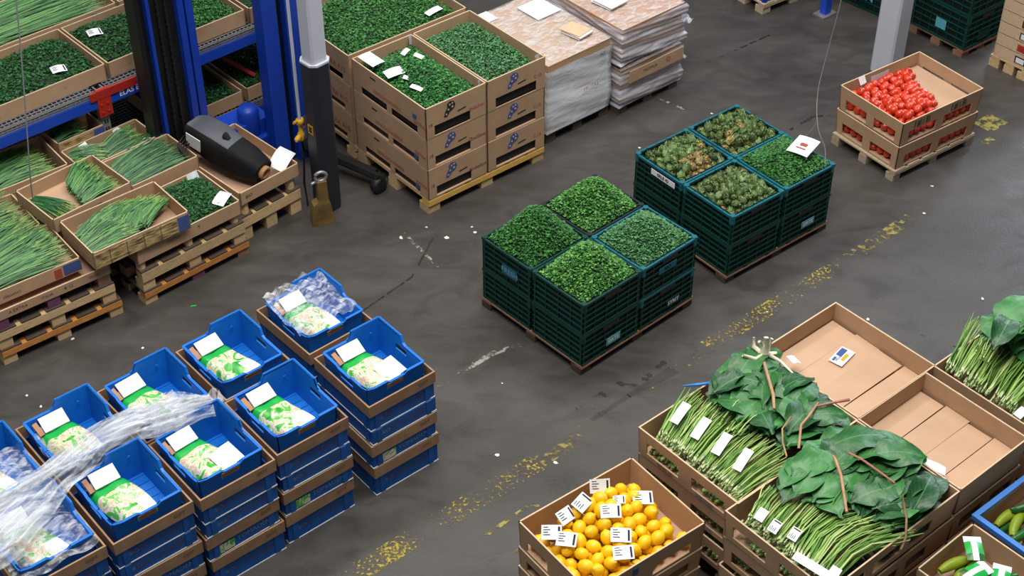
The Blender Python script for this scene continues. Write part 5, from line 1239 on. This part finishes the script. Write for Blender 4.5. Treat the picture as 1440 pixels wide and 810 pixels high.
# ================================================================== cucumbers, bottom right corner
CK1 = Frame(2.262, 4.238, 39.5); CK2 = Frame(1.943, 3.985, 41)
def cuke_mesh(L_, r_, bend, m, name='cucumber'):
    b = MB(); pts = []; rs = []
    for i in range(9):
        f = i / 8; pts.append((-L_ / 2 + L_ * f, bend * math.sin(3.14 * f), 0)); rs.append(r_ * (0.25 + 0.75 * math.sin(max(.12, min(3.02, 3.14 * f))) ** 0.45))
    b.tube(pts, rs, 10); return b.mesh(name, M[m], True)
ck_m = [cuke_mesh(0.24, 0.023, .015, 'cuke'), cuke_mesh(0.22, 0.024, -.02, 'cuke'), cuke_mesh(0.17, 0.024, .01, 'cuke_light', 'courgette')]
for F, nm, mm, W_, DD in ((CK1, 'blue rimmed', 'card', 0.50, 0.44), (CK2, 'tan', 'card', 0.37, 0.40)):
    for lv in range(3):
        t = tray('%s %s tray of cucumbers in the bottom right corner' % (('lowest', 'middle', 'top')[lv], nm), F, 0, 0, 0.02 + lv * 0.144, W_, DD, 0.14 if lv < 2 else 0.145, flare=0.006)
        if lv == 2 and F is CK1:
            b = MB(); b.box(-.014, -.014, 0.128, W_ + .014, 0.010, 0.152); b.box(-.014, DD - .010, 0.128, W_ + .014, DD + .014, 0.152); b.box(-.014, 0.010, 0.128, 0.010, DD - .01, 0.152); b.box(W_ - .01, 0.010, 0.128, W_ + .014, DD - .01, 0.152)
            k = link('rim', b.mesh('rim', M['mast_blue'] if False else M['strap_blue']), t); k['label'] = 'light blue plastic rim'
    pal = link('floor_mat', boxmesh('floor_mat', W_, DD, 0.018, 'wood_dark_shade'), None, F.w(0, 0, 0), (0, 0, F.a)); tag(pal, 'dark wooden board under the %s cucumber trays' % nm, 'board')
    r = random.Random(31 if F is CK1 else 32)
    for q in range(17 if F is CK1 else 13):
        lt = r.random() < 0.28; me = ck_m[2] if lt else ck_m[r.randrange(2)]
        x = r.uniform(0.15, W_ - 0.15); y = 0.05 + (DD - 0.10) * ((q * 0.618) % 1)
        o = link('courgette' if lt else 'cucumber', me, None, F.w(x, y, 0.355 + 0.035 * (q // 6) + r.uniform(0, .008)), (0, r.uniform(-.08, .08), F.a + r.uniform(-.35, .35)))
        tag(o, ('pale yellow green courgette' if lt else 'dark green cucumber') + ' lying in the %s tray in the bottom right corner' % nm, 'courgette' if lt else 'cucumber', ('courgettes' if lt else 'cucumbers') + ' in the %s tray' % nm)
    for q in range(4):
        T = thing('veg_packet', '%s green and white packet on the cucumbers in the %s tray' % (('first', 'second', 'third', 'rearmost')[q], nm), 'packet', F.w(0.12 + (W_ - .22) * ((q * .618) % 1), 0.07 + 0.08 * q, 0.458 + .004 * q), F.a + (-0.6, 0.5, -.2, .8)[q])
        b = MB(); b.grid(lambda u, v: ((u - .5) * .13, (v - .5) * .075, 0.014 * math.sin(3.14 * u) * math.sin(3.14 * v)), 8, 6, 0, lambda u, v: 1 if u > .78 or (abs(v - .5) < .12) else (2 if u < .2 else 0))
        link('wrapper', b.mesh('wrapper', [M['bag_green'], M['white'], M['cuke']], True), T)

# ================================================================== blue printed cartons and crates
tiers = [(0.0, 0.184, True), (0.186, 0.146, True), (0.334, 0.084, False), (0.420, 0.160, True)]
BW, BD = 0.375, 0.432
def carton_parts(h, collar, openit):
    k = ('blue', h, collar, openit)
    if k in _cache: return _cache[k]
    t = 0.008; ch_ = 0.066 if collar else 0.0; hb = h - ch_
    def ring(z0, z1, o, m, name, tt=t):
        b = MB(); x0, y0, x1, y1 = -o, -o, BW + o, BD + o
        b.box(x0, y0, z0, x1, y0 + tt, z1); b.box(x0, y1 - tt, z0, x1, y1, z1); b.box(x0, y0 + tt, z0, x0 + tt, y1 - tt, z1); b.box(x1 - tt, y0 + tt, z0, x1, y1 - tt, z1)
        return b.mesh(name, M[m])
    out = [('body', ring(0.005, hb, -0.006, 'blue_print', 'body')), ('pale_edge', ring(0.0, 0.005, -0.003, 'blue_edge', 'pale_edge'))]
    if collar: out.append(('collar', ring(hb, h, 0.001, 'collar', 'collar')))
    b = MB(); b.box(0.014, 0.014, 0.002, BW - .014, BD - .014, 0.008); out.append(('bottom', b.mesh('bottom', M['collar'])))
    for x in (0.03, BW - 0.06): b = MB(); b.box(x, 0.002, 0.008, x + 0.028, 0.0065, hb); out.append(('rib', b.mesh('rib', M['blue_print'])))
    for y in (0.03, BD - 0.06): b = MB(); b.box(0.002, y, 0.008, 0.0065, y + 0.028, hb); out.append(('rib', b.mesh('rib', M['blue_print'])))
    _cache[k] = out; return out
ORD = ['lowest', 'second lowest', 'third lowest', 'topmost']
def blue_stack(F, where, jit):
    r = random.Random(jit)
    for lv, (z, h, col) in enumerate(tiers):
        T = thing('printed_carton', '%s blue carton %sin the %s' % (ORD[lv], 'with brown collar ' if col else '', where), 'carton', F.w(r.uniform(-.006, .006), r.uniform(-.004, .004), z), F.a + R(r.uniform(-.8, .8)))
        for nm, me in carton_parts(h, col, lv == 3): link(nm, me, T)
        hb = h - (0.066 if col else 0)
        link('lettering', text_mesh('REN TOMADEN', 0.036, 'ink_brown' if lv != 1 else 'ink_pale'), T, (0.20, 0.0052, hb * 0.55), FRONT)
        link('lettering', text_mesh('BIO', 0.032, 'ink_pale'), T, (0.08, 0.0052, hb * 0.55), FRONT)
        if col: link('lettering', text_mesh('GOT', 0.026, 'ink_brown'), T, (BW - 0.07, -0.0018, hb + 0.035), FRONT)
        if lv == 1:
            k = link('picture_label', boxmesh('picture_label', 0.075, 0.0012, 0.05, 'print'), T, (0.06, 0.0030, 0.014))
CWd, CDp = 0.318, 0.342
def blue_crate_mesh():
    if 'bluecrate' in _cache: return _cache['bluecrate']
    t = 0.007; hl_, hh_ = 0.150, 0.192; ins = 0.009
    def wall(b, p0, p1, nrm, hfun, slot):
        d = Vector(p1) - Vector(p0); n = 20
        for i in range(n):
            u0, u1 = i / n, (i + 1) / n
            def P(u, z, off):
                k = (1 - z / hl_) * ins
                c = Vector(p0) + d * (u + (0.5 - u) * 2 * k / d.length)
                return (c.x - nrm[0] * (k + off), c.y - nrm[1] * (k + off), z)
            h0, h1 = hfun((u0 + u1) / 2), hfun((u0 + u1) / 2)
            ha, hb = hfun(u0), hfun(u1)
            def cell(z0a, z0b, z1a, z1b):
                b.hexa([P(u0, z0a, t), P(u0, z0a, 0), P(u1, z0b, 0), P(u1, z0b, t), P(u0, z1a, t), P(u0, z1a, 0), P(u1, z1b, 0), P(u1, z1b, t)])
            if slot and slot[0] <= (u0 + u1) / 2 <= slot[1]:
                cell(0, 0, slot[2], slot[2]); cell(slot[3], slot[3], ha, hb)
            else: cell(0, 0, ha, hb)
            # rolled lip
            q = 0.006
            b.hexa([P(u0, ha - q, -q), P(u0, ha - q, t), P(u1, hb - q, t), P(u1, hb - q, -q), P(u0, ha, -q), P(u0, ha, t), P(u1, hb, t), P(u1, hb, -q)][::1])
    stp = lambda u: hl_ + (hh_ - hl_) * min(1, max(0, (u - 0.44) / 0.05))
    fr = lambda u: hl_ + 0.014 * max(0, 1 - u / .12) - 0.012 * (1 if .35 < u < .68 else 0)
    b = MB()
    wall(b, (0, CDp, 0), (CWd, CDp, 0), (0, 1), stp, None)
    wall(b, (CWd, 0, 0), (CWd, CDp, 0), (1, 0), stp, (0.36, 0.60, 0.100, 0.130))
    wall(b, (0, 0, 0), (CWd, 0, 0), (0, -1), fr, (0.36, 0.66, 0.095, 0.128))
    wall(b, (0, 0, 0), (0, CDp, 0), (-1, 0), fr, (0.36, 0.66, 0.085, 0.115))
    b.box(ins, ins, 0, CWd - ins, CDp - ins, 0.006)
    body = b.mesh('body', M['blue'])
    b = MB()
    for i in range(7):
        y = ins + 0.02 + i * (CDp - 2 * ins - .04) / 6; b.box(ins + .01, y - .0015, 0.006, CWd - ins - .01, y + .0015, 0.010)
    b.box(CWd * .55, ins + .01, 0.006, CWd * .555, CDp - ins - .01, 0.011)
    for (x, y) in ((0.012, 0.012), (CWd - .012, CDp - .012)): pass
    ribs = b.mesh('ribs', M['blue'])
    b = MB()
    q = b.lathe([(0.008, 0), (0.008, 0.004), (0.005, 0.005)], 8, 0, Matrix.Translation((CWd * .80, CDp - 0.0165, 0.135)) @ Matrix.Rotation(R(90), 4, 'X'))
    boss = b.mesh('boss', M['blue'])
    _cache['bluecrate'] = (body, ribs, boss); return _cache['bluecrate']
def bag_mesh(seed, Lb):
    r = random.Random(seed); b = MB(); p = r.uniform(0, 6)
    def fn(u, v):
        e = max(0, (1 - (2 * u - 1) ** 6)) * max(0, (1 - (2 * v - 1) ** 8))
        x = (u - .5) * 0.178 * (1 + .06 * math.sin(5 * v + p)) + 0.05 * (1 - v); y = v * Lb
        return (x, y, 0.045 * e ** .4 + 0.006 * math.sin(9 * u + p) * math.sin(7 * v + p) + 0.012 * v)
    b.grid(fn, 12, 16, 0, lambda u, v: 1 if (v > 0.76 or v < 0.07) else (2 if (v < 0.40 and u > .62) else 0))
    return b.mesh('pouch', [M['print'], M['bag_green'], M['white']], True)
bags = [bag_mesh(s_, 0.262) for s_ in range(3)]
def blue_crate(F, where, idx, note=False, filmy=False, bag=True):
    ox, oy = 0.030, 0.052
    T = thing('plastic_crate', 'bright blue open crate on the %s' % where, 'crate', F.w(ox, oy, 0.476), F.a)
    body, ribs, boss = blue_crate_mesh()
    link('body', body, T); link('ribs', ribs, T); link('boss', boss, T)
    if bag:
        P_ = thing('salad_bag', 'green and white salad bag in the crate on the %s' % where, 'bag', F.w(ox + 0.108, oy + 0.022, 0.532), F.a + R(2 * (idx % 3) - 1))
        link('pouch', bags[idx % 3], P_)
        b = MB(); b.box(-.058, 0, 0, .058, 0.075, 0.012); hd = link('header_card', b.mesh('header_card', M['white']), P_, (0.004, 0.240, 0.052), (R(24), R(-4), R(-3))); link('brown_card', boxmesh('brown_card', 0.022, 0.07, 0.012, 'core'), P_, (-0.080, 0.236, 0.046), (R(22), R(-12), 0)); hd['label'] = 'white header card'
        b = MB(); b.grid(lambda u, v: (-.085 + u * .075, 0.24 + v * .065, 0.045 + 0.016 * math.sin(6 * u + 2) * math.sin(7 * v)), 8, 8); link('clear_film', b.mesh('clear_film', M['film_clear'], True), P_)
    k = thing('grip_card', 'brown and white card in the crate grip on the %s' % where, 'card', F.w(ox + CWd * .37, oy + 0.004, 0.5735), F.a)
    link('brown_strip', boxmesh('brown_strip', 0.085, 0.012, 0.022, 'core'), k); link('white_strip', boxmesh('white_strip', 0.085, 0.010, 0.008, 'white'), k, (0, 0.012, 0.018))
    if note:
        tag(link('paper_note', sheet('paper_note', 0.115, 0.105, 'white', 0.002, 0.006), None, F.w(ox + 0.195, oy + 0.095, 0.583), (R(14), R(-4), F.a + R(8))), 'plain white note in the crate on the %s' % where, 'paper')
stacks = [('near', 0, (-0.640, 5.106), 40), ('near', 1, (-1.012, 4.812), 40), ('near', 2, (-1.312, 4.545), 40.6), ('near', 3, (-1.625, 4.303), 40), ('near', 4, (-1.945, 4.062), 40),
          ('far', 0, (-0.942, 5.466), 41), ('far', 1, (-1.292, 5.156), 41), ('far', 2, (-1.598, 4.885), 41), ('far', 3, (-1.912, 4.645), 40.5), ('far', 4, (-2.232, 4.408), 40.5)]
for row, i, p, a in stacks:
    F = Frame(p[0], p[1], a); where = row + ' row stack ' + ('at right end', 'second from right', 'third from right', 'fourth from right', 'at left end')[i]
    blue_stack(F, where, i + (10 if row == 'far' else 0))
    blue_crate(F, where, i, note=(row, i) in (('near', 0), ('near', 2)), bag=True)
# ------------------------------------------------------------------ loose stretch film
FA = Frame(-0.942, 5.466, 41)
r = random.Random(3)
def film_sheet(label, F, x0, y0, W_, D_2, z, hf, m='film', nu=26, nv=26):
    b = MB(); b.grid(lambda u, v: (x0 + W_ * u, y0 + D_2 * v, z + hf(u, v)), nu, nv)
    return tag(link('stretch_film', b.mesh('stretch_film', M[m], True), None, F.w(0, 0, 0), (0, 0, F.a)), label, 'film')
film_sheet('crumpled clear film spread over the crate at the right end of the far row', FA, 0.02, 0.10, 0.34, 0.33, 0.615,
           lambda u, v: 0.045 * math.sin(3.1 * u) * math.sin(3.1 * v) + 0.016 * math.sin(17 * u + 5 * v) * math.sin(13 * v - 3 * u) + 0.008 * math.sin(41 * u + 9 * v) + 0.03 * v, 'film', 40, 40)
path = [Vector(p) for p in ((-2.34, 4.02, .72), (-2.15, 4.20, .70), (-1.99, 4.42, .69), (-1.885, 4.60, .68), (-1.77, 4.79, .67), (-1.64, 4.93, .655), (-1.49, 5.00, .64), (-1.33, 5.07, .625))]
wid = [0.40, 0.36, 0.27, 0.17, 0.14, 0.20, 0.20, 0.10]
def along(v):
    s_ = v * (len(path) - 1); i = min(len(path) - 2, int(s_)); f = s_ - i; f2 = f * f * (3 - 2 * f)
    d = (path[min(i + 1, len(path) - 1)] - path[max(0, i - 0)]).normalized()
    d2 = (path[min(i + 2, len(path) - 1)] - path[min(i + 1, len(path) - 2)]).normalized()
    dd_ = d.lerp(d2, f).normalized()
    return path[i].lerp(path[i + 1], f), Vector((-dd_.y, dd_.x, 0)), wid[i] + (wid[i + 1] - wid[i]) * f2
def band(off, k):
    def fn(u, v):
        p, n_, w_ = along(v); s_ = u - .5
        ruff = 0.016 * math.sin(34 * u + 4 * math.sin(5 * v + k)) + 0.010 * math.sin(71 * u + 9 * v + k)
        w_ = w_ * (1 + .08 * math.sin(13 * v + k))
        q = p + n_ * (s_ * w_ + off) + Vector((0, 0, ruff + 0.03 * (1 - 4 * s_ * s_) + 0.01 * math.sin(21 * v + k)))
        return q
    b = MB(); b.grid(fn, 44, 70); return b.mesh('stretch_film', M['film_band'], True)
T = thing('stretch_film', 'long bunched band of clear stretch film trailing across the blue crates at left', 'film', (0, 0, 0))
link('film_layer', band(0.0, 0.4), T); link('film_layer', band(0.015, 2.1), T, (0, 0, 0.006))
F5 = Frame(-1.945, 4.062, 40); F5b = Frame(-2.232, 4.408, 40.5); F3 = Frame(-1.598, 4.885, 41); F4 = Frame(-1.912, 4.645, 40.5)
film_sheet('clear film over the crate at the left end of the near row, bottom left corner', F5, 0.0, 0.02, 0.36, 0.40, 0.595, lambda u, v: 0.03 * math.sin(3.1 * u) * math.sin(3.1 * v) + 0.012 * math.sin(13 * u + 7 * v) + 0.008 * math.sin(29 * v), 'film')
film_sheet('clear film tangled over the crate at the left end of the far row', F5b, 0.02, 0.02, 0.34, 0.28, 0.60, lambda u, v: 0.03 * math.sin(3.1 * u) * math.sin(3.1 * v) + 0.014 * math.sin(15 * u + 9 * v) + 0.01 * math.sin(37 * v - 9 * u), 'film')
film_sheet('clear film corner drooping in the crate fourth from the right of the far row', F4, 0.03, 0.10, 0.10, 0.26, 0.575, lambda u, v: 0.02 * math.sin(9 * v) - 0.04 * u, 'film_clear')
film_sheet('clear film tail draped over the crate rim third from the right of the far row', F3, 0.04, -0.03, 0.36, 0.10, 0.600, lambda u, v: 0.016 * math.sin(23 * u + 5 * v) + 0.010 * math.sin(47 * u) + 0.02 * math.sin(3 * v), 'film_band')
film_sheet('strip of clear film lying in the crate third from the right of the far row', F3, 0.22, 0.07, 0.07, 0.20, 0.505, lambda u, v: 0.015 * math.sin(7 * v) + 0.02 * u, 'film_side', 8, 14)

# ================================================================== far background
FB = Frame(1.735, 9.615, 36)
pallet('pale pallet under the blue crate at the top edge of the photo', FB, 0.60, 0.45, 0.05, 0.03, m='wood_grey', group=None, nd=5)
T = thing('plastic_bin', 'dark blue bin on a pale pallet at the top edge of the photo', 'bin', FB.w(0.02, 0.02, 0.082), FB.a)
b = MB(); b.box(0, 0, 0, 0.56, 0.41, 0.4); link('body', b.mesh('body', M['mast_blue']), T)
b = MB()
for i in range(6): b.box(i * .108, -.008, 0, i * .108 + .02, 0.0, 0.4)
for i in range(4): b.box(-.008, i * .125, 0, 0, i * .125 + .02, 0.4)
b.box(-.012, -.012, 0.37, 0.572, 0.422, 0.405); link('ribs', b.mesh('ribs', M['mast_blue']), T)
T = thing('rack_foot', 'blue upright on a steel foot plate at the top edge, beside the hanging cable', 'post', (2.165, 9.63, 0), R(40))
link('foot_plate', boxmesh('foot_plate', 0.14, 0.10, 0.012, 'galv'), T, (-.07, -.05, 0)); link('post', boxmesh('post', 0.06, 0.05, 1.2, 'rack_blue'), T, (-.03, -.025, 0.012))
def far_crates(F, W, D, n, h, lb, txt, pal, z0, label_front=None):
    for lv in range(n):
        T = crate('%s dark green crate %s' % (('lowest', 'second', 'third', 'fourth', 'fifth')[lv], lb), F, 0, 0, z0 + lv * (h + .004), W, D, h, 'green')
        if lv == 0 and txt:
            link('lettering', text_mesh(txt, 0.085, 'ink_teal', bold=0.001), T, (-0.006, D * .40, h * .40), LEFT)
        if lv == 0 and label_front:
            link('label_card', boxmesh('label_card5', 0.002, 0.085, 0.07, 'ink_teal'), T, (-0.0055, 0.17, 0.07)); link('label_card', boxmesh('label_card6', 0.12, 0.002, 0.06, 'green_crate'), T, (0.12, -0.0055, 0.03))
G1 = Frame(2.56, 9.57, 45)
far_crates(G1, 0.46, 0.56, 3, 0.26, 'in the stack at the top edge left of the white column', 'JULIEN', None, 0.004)
G2 = Frame(2.985, 9.045, 38)
pallet('reddish pallet under the dark green crates at upper right', G2, 0.40, 0.47, 0.035, 0.025, m='wood_red', group=None, nd=4)
far_crates(G2, 0.39, 0.46, 3, 0.24, 'in the stack at upper right beside the fruit boxes', None, None, 0.064, True)
G3 = Frame(3.34, 8.745, 41)
pallet('pale pallet under the fruit boxes at the right edge', G3, 0.5, 0.30, 0.05, 0.03, m='wood', group=None, nd=5)
for lv in range(6):
    t = tray('printed fruit box at the right edge, %s of the pile' % ('lowest', 'second', 'third', 'fourth', 'fifth', 'topmost')[lv], G3, 0.006, 0.006, 0.084 + lv * 0.085, 0.48, 0.28, 0.078, m='card_edge')
    link('print_panel', boxmesh('print_panel', 0.0014, 0.10, 0.05, ('ink', 'ink_red', 'ink_brown')[lv % 3]), t, (-0.0016, 0.02, 0.012)); link('print_panel', boxmesh('print_panel2', 0.0014, 0.06, 0.035, 'rack_red' if lv % 2 else 'white'), t, (-0.0026, 0.05, 0.018))
    link('print_panel', boxmesh('print_panel3', 0.08, 0.0014, 0.05, 'photo_print'), t, (0.02, -0.0016, 0.012)); link('print_panel', boxmesh('print_panel4', 0.06, 0.0014, 0.04, 'ink'), t, (0.13, -0.0016, 0.016))
    link('lid', boxmesh('lid4', 0.46, 0.26, 0.004, 'white' if lv < 5 else 'card'), t, (0.01, 0.01, 0.068))

# ================================================================== litter on the floor
r = random.Random(12)
lit = [(-2.31, 7.13 - .9), (-0.49, 7.2), (-0.23, 7.2), (-0.21, 7.15), (-0.37, 7.1), (0.0, 6.68), (-0.05, 5.89), (-0.58, 5.9), (1.37, 6.45), (1.9, 6.39), (-0.07, 5.38), (0.21, 5.33), (1.07, 8.16), (1.26, 8.38), (2.49, 7.6), (-2.45, 5.80), (-2.36, 5.72), (-1.93, 6.16), (2.39, 7.33), (2.55, 6.56), (0.78, 8.0), (-0.63, 7.1), (1.45, 7.6), (2.2, 5.9)]
for i, (x, y) in enumerate(lit):
    s_ = r.uniform(0.008, 0.02)
    b = MB(); n_ = 5
    b.prism([(s_ * math.cos(a) * r.uniform(.5, 1.1), s_ * math.sin(a) * r.uniform(.4, .9), 0) for a in [k_ * 2 * math.pi / n_ for k_ in range(n_)]], (0, 0, 0.002))
    tag(link('litter_scrap', b.mesh('litter_scrap', M['scrap']), None, (x, y, 0.0014), (0, 0, r.uniform(0, 6))), 'tiny pale scrap of litter on the dark floor', 'litter', 'litter scraps on the floor')
b = MB(); b.prism([(0, 0, 0), (.03, .006, 0), (.034, .016, 0), (.006, .012, 0)], (0, 0, 0.003)); tag(link('leaf_scrap', b.mesh('leaf_scrap', M['bag_green']), None, (-1.735, 6.49, 0.0012)), 'small bright green scrap on the floor above the blue crates', 'litter')
